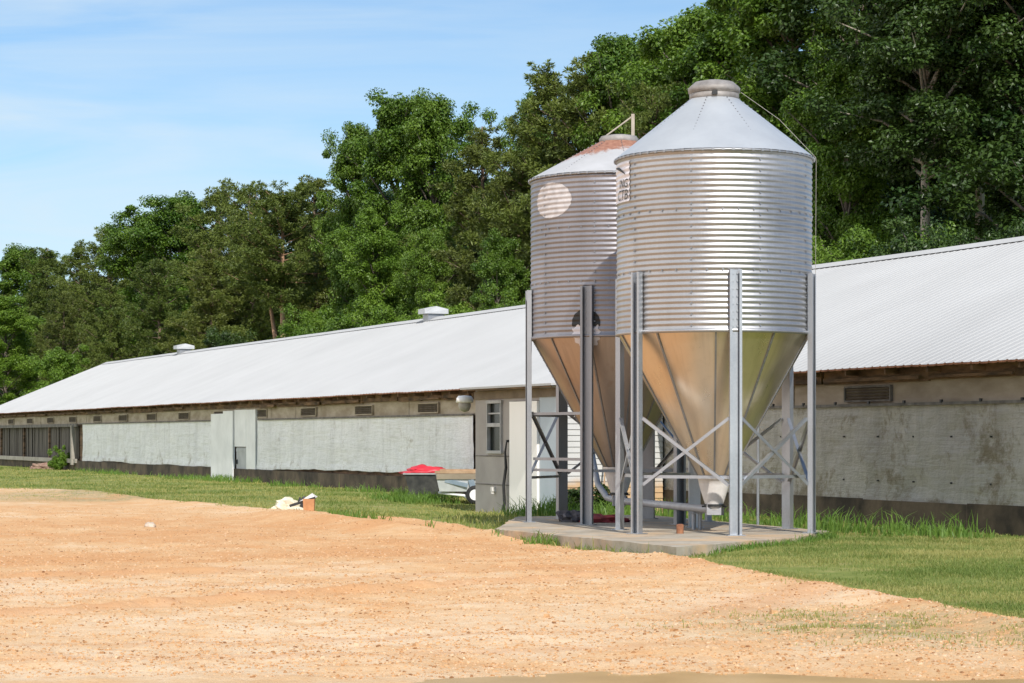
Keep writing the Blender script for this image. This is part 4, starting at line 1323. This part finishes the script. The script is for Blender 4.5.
lawn(9000, 28, 46, 440, 700, .08, .012)
# sparse tufts in the thin patches of the dirt
n = 5000
for (cx_, cy_, rx, ry, m_) in ((2.55, 17.6, .8, 1.0, 2600), (4.2, 16.2, 1.2, .7, 2200), (-10.5, 55, 3.0, 2.6, 5000), (1.2, 29.6, .9, 1.6, 0)):
    X = r.normal(cx_, rx * .7, m_); Y = r.normal(cy_, ry * .7, m_)
    k_ = fbm(X, Y, 2.2, 120, 3) > .0
    X, Y = X[k_], Y[k_]
    parts.append(blades(X, Y, .025 * r.lognormal(0, .3, len(X)), .009, 1.5, r)); tints.append(r.uniform(.5, 1, len(X)))
gm = np_mesh('grass', np.concatenate(parts), 4, dict(tint=np.repeat(np.concatenate(tints), 2)))
go = link_mesh('grass', gm, M['grass'])
tag(go, 'short patchy mown grass between the dirt and the poultry house', 'grass', kind='stuff')
# taller weeds along the wall and round the slab
parts = []; tints = []
def weeds(n, s0, s1, w0_, w1_, h0, cl, seed):
    s = r.uniform(s0, s1, n); w = r.uniform(w0_, w1_, n)
    X = A0.x + D.x * s + N.x * w; Y = D.y * s + N.y * w
    k_ = (fbm(X, Y, 1.1, seed, 3) > cl) & ~slabm(X, Y)
    X, Y = X[k_], Y[k_]
    h = np.minimum(h0 * r.lognormal(0, .4, len(X)) * (1 + 2 * np.maximum(0, fbm(X, Y, .8, seed + 5, 2))), 2.1 * h0)
    parts.append(blades(X, Y, h, .022, 1.0, r)); tints.append(np.clip(r.normal(.5, .28, len(X)), 0, 1))
weeds(5000, 35.6, 46, -2.3, -.12, .055, -.02, 200)
weeds(1300, 26, 35.2, -.7, -.12, .05, .03, 210)
weeds(2600, 35, 47, -2.3, -.9, .20, .0, 220)
weeds(1500, 34, 45.5, -7.35, -6.98, .11, .0, 230)
weeds(1500, 45.5, 47.2, -3.4, -1.2, .22, -.2, 240)
weeds(5000, 57, 100, -.9, -.12, .12, .04, 250)
weeds(1600, 55, 58, -2.4, -1.2, .14, -.1, 260)
for p, q, m_, h_ in ((corners[0], corners[1], 900, .05), (corners[1], corners[2], 700, .07), (corners[5], corners[0], 700, .06)):
    tt = r.random(m_); X = p.x + (q.x - p.x) * tt + r.normal(.04, .07, m_); Y = p.y + (q.y - p.y) * tt - np.abs(r.normal(0, .10, m_))
    k_ = ~slabm(X, Y) & (fbm(X, Y, 1.7, 270, 2) > -.06); X, Y = X[k_], Y[k_]
    parts.append(blades(X, Y, h_ * r.lognormal(0, .35, len(X)) + .02, .012, 1.0, r)); tints.append(np.clip(r.normal(.5, .28, len(X)), 0, 1))
wm = np_mesh('weeds', np.concatenate(parts), 4, dict(tint=np.repeat(np.concatenate(tints), 2)))
wo = link_mesh('weeds', wm, M['weed'])
tag(wo, 'taller green weeds along the house wall and around the slab', 'weeds', kind='stuff')

# ------------------------------------------------------------------ trees
def leaf_quads(P, Nn, size, r, aspect=.62):
    """kite shaped leaves at P facing roughly Nn"""
    n = len(P)
    Nn = Nn / np.maximum(np.linalg.norm(Nn, axis=1, keepdims=True), 1e-6)
    a = r.normal(size=(n, 3)); a -= (a * Nn).sum(1, keepdims=True) * Nn
    a /= np.maximum(np.linalg.norm(a, axis=1, keepdims=True), 1e-6)
    b_ = np.cross(Nn, a)
    s = (size * r.uniform(.7, 1.35, n))[:, None]
    return np.stack([P - a * s * .5, P + b_ * s * aspect * .5, P + a * s * .6 - Nn * s * .12, P - b_ * s * aspect * .5], 1)

def broadleaf(seed, H=18., Wd=4.2, base=.16, nl=60, leaves=330, lsize=.155, top=.55):
    r = np.random.default_rng(seed)
    tb = MB()
    bend = r.normal(0, .35, 2)
    def tp_(f): return Vector((bend[0] * math.sin(f * 2.4) * 1.0, bend[1] * math.sin(f * 3.0), f * H))
    fs = np.linspace(0, .97, 14)
    tb.tube([tp_(f) for f in fs], [.26 * (1 - f) ** .8 + .02 for f in fs], 8)
    C = []; Rd = []
    lobes = r.uniform(0, 2 * np.pi, 3)
    for i in range(nl):
        f = base + (.96 - base) * ((i + r.random()) / nl) ** .9
        g = (f - base) / (1 - base)
        env = Wd * (min(1, (g + .08) / .30)) ** .55 * (1 - max(0, (g - top) / (1 - top)) ** 1.9) ** .75
        az = i * 2.39996 + r.normal(0, .35)
        ln = env * r.uniform(.45, 1.12) * (1 + .18 * math.sin(2 * az + lobes[0]) + .12 * math.sin(5 * f * 4 + lobes[1]))
        up = .25 + .75 * g + r.normal(0, .12)
        p0 = tp_(f * .97); d = Vector((math.cos(az), math.sin(az), up)).normalized()
        mid = p0 + d * ln * .5 + Vector((0, 0, .15 * ln)); end = p0 + d * ln + Vector((0, 0, .10 * ln))
        tb.tube([p0, mid, end], [.075 * (1 - g * .6) + .01, .045, .012], 5, caps=False)
        for q in range(5):
            tt = r.uniform(.42, 1.04)
            c_ = np.array(p0.lerp(mid, tt * 2) if tt < .5 else mid.lerp(end, tt * 2 - 1)) + r.normal(0, .42, 3) * np.array([1, 1, .7])
            C.append(c_); Rd.append(r.uniform(.45, .98) * (1.05 - .25 * g))
    for q in range(5):
        C.append(np.array(tp_(.93 + .06 * r.random())) + r.normal(0, .3, 3)); Rd.append(r.uniform(.4, .7))
    C = np.array(C); Rd = np.array(Rd)
    n = leaves
    dirs = r.normal(size=(len(C), n, 3)); dirs /= np.linalg.norm(dirs, axis=2, keepdims=True)
    rad = Rd[:, None, None] * (r.random((len(C), n, 1)) ** .45)
    off = dirs * rad * np.array([1.1, 1.1, .72])
    P = (C[:, None] + off).reshape(-1, 3)
    Nn = (dirs * .55 + np.array([0, 0, .75]) + r.normal(0, .45, dirs.shape)).reshape(-1, 3)
    Q = leaf_quads(P, Nn, lsize, r)
    tint = np.clip(.5 + .22 * r.normal(size=len(C))[:, None] + .22 * r.normal(size=(len(C), n)), 0, 1).ravel()
    return tb, Q, tint

def pine(seed, H=18., Wd=3.4, base=.30, nb_=64, tufts=30, nee=20, shape=1.0):
    r = np.random.default_rng(seed)
    tb = MB()
    bend = r.normal(0, .22, 2)
    def tp_(f): return Vector((bend[0] * math.sin(f * 2.0) * f, bend[1] * math.sin(f * 2.6) * f, f * H))
    fs = np.linspace(0, .985, 12)
    tb.tube([tp_(f) for f in fs], [.21 * (1 - f) ** .7 + .02 for f in fs], 8)
    C = []; DR = []
    for i in range(nb_):
        f = base + (.985 - base) * ((i + r.random()) / nb_)
        g = (f - base) / (1 - base)
        env = Wd * (min(1, (g + .12) / .35)) ** .6 * (1 - g ** 2.3 * shape) + .25
        az = i * 2.39996 + r.normal(0, .4)
        ln = env * r.uniform(.45, 1.15)
        up = -.05 + .65 * g + r.normal(0, .14)
        p0 = tp_(f * .97); d = Vector((math.cos(az), math.sin(az), up)).normalized()
        mid = p0 + d * ln * .55; end = p0 + d * ln + Vector((0, 0, .22 * ln))
        tb.tube([p0, mid, end], [.05 * (1 - g * .6) + .008, .03, .008], 4, caps=False)
        for tt in np.linspace(1.02, .34 if ln > 1.4 else .6, max(2, int(2 + ln * 1.5))):
            cc = np.array(p0.lerp(mid, tt / .55) if tt < .55 else mid.lerp(end, (tt - .55) / .45)) + r.normal(0, .20, 3) + np.array([0, 0, .10])
            rad = r.uniform(.36, .62) * (1.1 - .35 * g)
            for q in range(int(tufts * rad)):
                sp = r.normal(0, 1, 3); sp /= np.linalg.norm(sp)
                C.append(cc + sp * rad * np.array([1.1, 1.1, .62]) * r.random() ** .4)
                dd_ = sp * .9 + np.array([0, 0, .55]) + np.array(d) * .3; DR.append(dd_ / np.linalg.norm(dd_))
    C = np.array(C); DR = np.array(DR); n = len(C)
    dv = DR[:, None] * .55 + r.normal(size=(n, nee, 3)) * .62
    dv /= np.linalg.norm(dv, axis=2, keepdims=True)
    Ln = r.uniform(.15, .30, (n, nee, 1))
    base_ = C[:, None] + dv * .03
    tip = C[:, None] + dv * Ln
    side = np.cross(dv, r.normal(size=dv.shape)); side /= np.linalg.norm(side, axis=2, keepdims=True)
    wv = .026
    midp = (base_ + tip) * .5
    Q = np.stack([base_, midp + side * wv, tip, midp - side * wv], 2).reshape(-1, 4, 3)
    tint = np.clip(.5 + .18 * r.normal(size=(n, 1)) + .15 * r.normal(size=(n, nee)), 0, 1).ravel()
    return tb, Q, tint

def bush(seed, H=3., Wd=1.6, nl=26, leaves=130, lsize=.17):
    r = np.random.default_rng(seed)
    tb = MB(); C = []; Rd = []
    for i in range(nl):
        az = r.uniform(0, 6.28); el = r.uniform(.4, 1.4); ln = H * r.uniform(.45, .9)
        e = Vector((math.cos(az) * math.cos(el) * Wd / H * 1.4, math.sin(az) * math.cos(el) * Wd / H * 1.4, math.sin(el))) * ln
        tb.tube([(0, 0, 0), e * .5 + Vector((0, 0, .1)), e], [.03, .02, .008], 4, caps=False)
        for q in range(3):
            C.append(np.array(e * r.uniform(.35, 1.0)) + r.normal(0, .12, 3)); Rd.append(r.uniform(.22, .42) * H / 3)
    C = np.array(C); Rd = np.array(Rd)
    dirs = r.normal(size=(len(C), leaves, 3)); dirs /= np.linalg.norm(dirs, axis=2, keepdims=True)
    P = (C[:, None] + dirs * Rd[:, None, None] * r.random((len(C), leaves, 1)) ** .4).reshape(-1, 3)
    P[:, 2] = np.maximum(P[:, 2], .03)
    Q = leaf_quads(P, (dirs * .5 + np.array([0, 0, .7]) + r.normal(0, .5, dirs.shape)).reshape(-1, 3), lsize, r)
    return tb, Q, np.clip(r.normal(.5, .25, len(Q)), 0, 1)

KIND = {}
def proto(key, gen, crown_mats, bark, cnm='crown', tnm='trunk'):
    tb, Q, tint = gen
    me_t = bpy.data.meshes.new(tnm); me_t.from_pydata([tuple(v) for v in tb.v], [], tb.f); me_t.polygons.foreach_set('use_smooth', [True] * len(tb.f))
    me_t.materials.append(bark)
    me_cs = []
    me_c = np_mesh(cnm, Q.reshape(-1, 3), 4, dict(tint=tint))
    KIND[key] = dict(t=me_t, c=me_c, Q=Q, tint=tint, tb=tb, mats=crown_mats, cnm=cnm, tnm=tnm, H=float(np.percentile(Q[:, :, 2], 99.7)))
for i in range(4): proto('b%d' % i, broadleaf(50 + i, Wd=(4.2, 3.6, 4.6, 3.9)[i], base=(.14, .2, .12, .24)[i], top=(.55, .6, .5, .65)[i]), None, M['bark'])
proto('b4', broadleaf(61, Wd=4.4, base=.60, nl=46, top=.8), None, dirty('pale_bark', (.22, .19, .15), (.36, .32, .26), 3, .9, stretch=(4, 4, .6)))
for i in range(4): proto('p%d' % i, pine(80 + i, Wd=(3.3, 2.8, 3.8, 3.0)[i], base=(.26, .34, .22, .40)[i], shape=(1, .9, .8, 1)[i]), None, M['pine_bark'])
fk = pine(97, Wd=3.6, base=.58, nb_=52, shape=.8)
fk[0].tube([(0, 0, 5.2), (.9, -.5, 7.6), (1.7, -.8, 11.2)], [.17, .15, .07], 7)
proto('p4', fk, None, dirty('orange_pine_bark', (.30, .17, .10), (.48, .30, .19), 3, .9, stretch=(4, 4, .8)))
for i in range(2): proto('u%d' % i, broadleaf(130 + i, H=9., Wd=3.4, base=.05, nl=46, leaves=280, lsize=.15, top=.7), None, M['bark'])
for i in range(2): proto('s%d' % i, bush(110 + i), None, M['bark'], 'foliage', 'stem')

def crown_mesh(key, mat):
    k_ = (key, mat.name)
    if k_ not in KIND:
        me = KIND[key]['c'].copy(); me.materials.clear(); me.materials.append(mat); KIND[k_] = me
    return KIND[k_]
def tree(name, key, mat, X, Y, height, rot, label, cat, group=None, wide=1.0):
    kd = KIND[key]; s_ = height / kd['H']
    o = empty(name, (X, Y, g1(X, Y) - .05)); o.rotation_euler = (0, 0, rot); o.scale = (s_ * wide, s_ * wide, s_)
    tag(o, label, cat, group)
    for nm, me in ((kd['tnm'], kd['t']), (kd['cnm'], crown_mesh(key, mat))):
        c_ = bpy.data.objects.new(nm, me); col.objects.link(c_); c_.parent = o
    return o

LF, LL, LD, PN, PB = M['leaf'], M['leaf_light'], M['leaf_dark'], M['needle'], M['needle_brown']
# (column, distance, row of the top, kind, foliage, width, label)
TREES = [
 (4, 172, 296, 'b0', LL, 1.25, 'light green bushy tree at the left edge above the roof end'),
 (-38, 220, 262, 'b1', LF, 1.0, 'green leafy tree cut by the left edge behind the light green one'),
 (22, 236, 248, 'b3', LF, 1.1, 'leafy tree on the low skyline at far left'),
 (50, 226, 250, 'p0', PN, 1.5, 'slim pine on the low far left skyline'),
 (78, 206, 243, 'p0', PN, 1.15, 'dark topped pine standing above the left roof end'),
 (62, 182, 292, 'p2', PB, 1.1, 'brownish low pine in front of the dark topped pine at left'),
 (110, 196, 228, 'p2', PN, 1.2, 'wide pine right of the dark topped pine at left'),
 (112, 168, 285, 'p0', PN, 1.2, 'short wide pine low above the far end of the roof'),
 (146, 186, 206, 'b1', LF, 1.15, 'leafy tree where the left skyline begins to climb'),
 (182, 180, 197, 'b0', LF, 1.1, 'rounded green leafy tree on the skyline among the pines'),
 (160, 160, 262, 'p2', PN, 1.25, 'broad pine directly above the small far roof vent'),
 (222, 168, 192, 'p3', PN, 1.2, 'skyline pine right of the rounded green leafy tree'),
 (214, 150, 250, 'p0', PB, 1.25, 'yellowish pine low over the roof right of the far roof vent'),
 (256, 158, 183, 'p2', PN, 1.15, 'tall wide pine on the middle of the left skyline'),
 (284, 133, 184, 'p4', PN, 1.2, 'pine with forked orange trunk showing over the roof'),
 (252, 150, 226, 'p0', PN, 1.2, 'shorter pine just left of the forked orange trunk'),
 (318, 142, 180, 'p3', PB, 1.15, 'olive pine touching the left side of the tall bright leafy tree'),
 (360, 128, 126, 'b2', LF, .60, 'tall leafy tree forming the left shoulder of the bright green clump'),
 (396, 124, 99, 'b0', LF, .85, 'tallest bright green leafy tree left of the silos'),
 (432, 121, 97, 'b3', LF, .72, 'bright green tree with pointed top right of the tallest leafy one'),
 (374, 112, 208, 'b1', LL, .9, 'light green younger tree low in front of the bright green clump'),
 (428, 108, 232, 'b2', LF, .75, 'young leafy tree behind the near roof vent'),
 (484, 113, 128, 'p0', PB, 1.15, 'brownish pine filling the notch right of the bright green clump'),
 (512, 104, 150, 'p2', PB, 1.15, 'wide brownish pine left of the farther silo'),
 (532, 112, 92, 'b1', LF, .55, 'leafy tree peeping above the brownish pines left of the silos'),
 (496, 98, 236, 'b0', LF, .7, 'low leafy tree between the roof and the brownish pines'),
 (556, 104, 70, 'p1', PN, 1.2, 'tall dark pine on the skyline above the farther silo'),
 (592, 101, 54, 'p3', PN, 1.1, 'tall pine above the lid lever of the farther silo'),
 (645, 88, 84, 'p2', PN, .95, 'feathery pine just left of the nearer silo cap'),
 (622, 100, 38, 'b2', LF, .8, 'leafy tree on the skyline behind the feathery pine'),
 (668, 96, 30, 'b0', LL, .85, 'light leafy tree on the skyline left of the silo cap'),
 (704, 92, 12, 'b3', LF, .95, 'big leafy tree rising behind the nearer silo cap'),
 (748, 87, -12, 'b1', LF, 1.0, 'leafy tree reaching the top edge above the silo cap'),
 (800, 82, -45, 'b2', LF, .95, 'bright leafy tree to the right of the nearer silo roof'),
 (842, 74, 50, 'b0', LF, .85, 'lower sunlit leafy tree right of the nearer silo body'),
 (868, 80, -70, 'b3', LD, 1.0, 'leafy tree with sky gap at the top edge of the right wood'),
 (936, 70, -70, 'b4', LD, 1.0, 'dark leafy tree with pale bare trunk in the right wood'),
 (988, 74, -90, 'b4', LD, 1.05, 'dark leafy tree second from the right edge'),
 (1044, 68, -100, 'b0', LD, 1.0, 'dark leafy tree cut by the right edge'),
]
rt = random.Random(31)
for (px, Y, ty, key, mat, wd, lab) in TREES:
    X = ray(px, Y); zt_ = HC + (436 - ty) * Y / FPX
    tree('pine_tree' if key[0] == 'p' else 'broadleaf_tree', key, mat, X, Y, zt_ - g1(X, Y), rt.uniform(0, 6.28), lab, 'tree',
         'pines behind the house' if key[0] == 'p' else 'leafy trees behind the house', wd)
# undergrowth along the wood's edge
BUSH = [(300, 122, 'young green shrub over the roof below the forked pine trunk'), (345, 112, 'green shrub over the roof left of the bright green clump'),
        (398, 103, 'light shrub just left of the near roof vent'), (452, 96, 'light shrub just right of the near roof vent'), (520, 88, 'shrub over the roof beside the farther silo'),
        (834, 64, 'shrub over the roof right of the nearer silo legs'), (880, 61, 'pale green shrub over the middle of the right roof'), (926, 60, 'shrub below the pale bare trunk over the right roof'),
        (975, 57, 'shrub over the right roof near the frame edge'), (60, 150, 'shrub over the far roof slope at left'), (235, 130, 'dark shrub over the roof between the vents')]
for i, (px, Y, lab) in enumerate(BUSH):
    X = ray(px, Y); ry = 436 - .136 * (px + 433)
    zt_ = HC + (436 - ry + rt.uniform(14, 30)) * Y / FPX
    tree('shrub', 'u%d' % (i % 2), (LL, LF, LL, LL, LF, LF, LF, LD, LD, LL, LD)[i], X, Y, zt_ - g1(X, Y), rt.uniform(0, 6.28), lab, 'shrub', 'shrubs along the edge of the wood', .8)
# the small plant against the wall at left
q = HP(SX(69), -.45, 0)
tree('wall_shrub', 's0', LL, q.x, q.y, 1.05, 1.0, 'bright green shrub growing at the post of the open end bay', 'shrub', None, .75)
q = HP(sA - .6, -1.9, 0)
tree('slab_shrub', 's1', LD, q.x, q.y, .62, 2.0, 'dark green weedy bush at the near corner of the shed', 'shrub', None, 1.6)

# the deep wood behind the first trees: one mass
vs = []; tn = []; tbm = MB()
rw = np.random.default_rng(17)
for row, (x0, hh) in enumerate(((54, 17), (62, 19), (72, 20), (84, 21))):
    px = -120.0
    while px < 1240:
        Y = FPX * x0 / (px + 433) * rw.uniform(.96, 1.04)
        X = ray(px, Y)
        key = rw.choice(['b0', 'b1', 'b2', 'b3', 'p0', 'p2'] if px < 560 else ['b0', 'b1', 'b2', 'b3'])
        kd = KIND[key]; zb_ = g1(X, Y)
        lim = 436 - np.interp(px, [-100, 0, 90, 160, 250, 320, 345, 380, 440, 478, 520, 560, 620, 700, 745, 800, 1300], [262, 258, 254, 212, 196, 200, 176, 124, 118, 160, 132, 84, 56, 34, 10, -60, -140])
        h = min(hh * rw.uniform(.85, 1.05), HC + lim * Y / FPX - zb_)
        s_ = h / kd['H']
        a = rw.uniform(0, 6.28); c_, si = math.cos(a), math.sin(a)
        Q = kd['Q'][rw.integers(0, 4)::4]
        ctr = Q.mean(1, keepdims=True); Q = ctr + (Q - ctr) * 1.6
        Q = Q * s_ * np.array([1.1, 1.1, 1.0])
        Q = np.stack([Q[..., 0] * c_ - Q[..., 1] * si + X, Q[..., 0] * si + Q[..., 1] * c_ + Y, Q[..., 2] + zb_], -1)
        vs.append(Q.reshape(-1, 3)); tn.append(kd['tint'][:len(Q)])
        px += 5.2 / Y * FPX * (1.0 + .2 * rw.random()) * (1 if row < 2 else 1.2)
wd_ = np_mesh('woodland', np.concatenate(vs), 4, dict(tint=np.concatenate(tn)))
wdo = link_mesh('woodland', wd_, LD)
tag(wdo, 'dense dark wood filling the slope behind the front trees', 'woodland', kind='stuff')
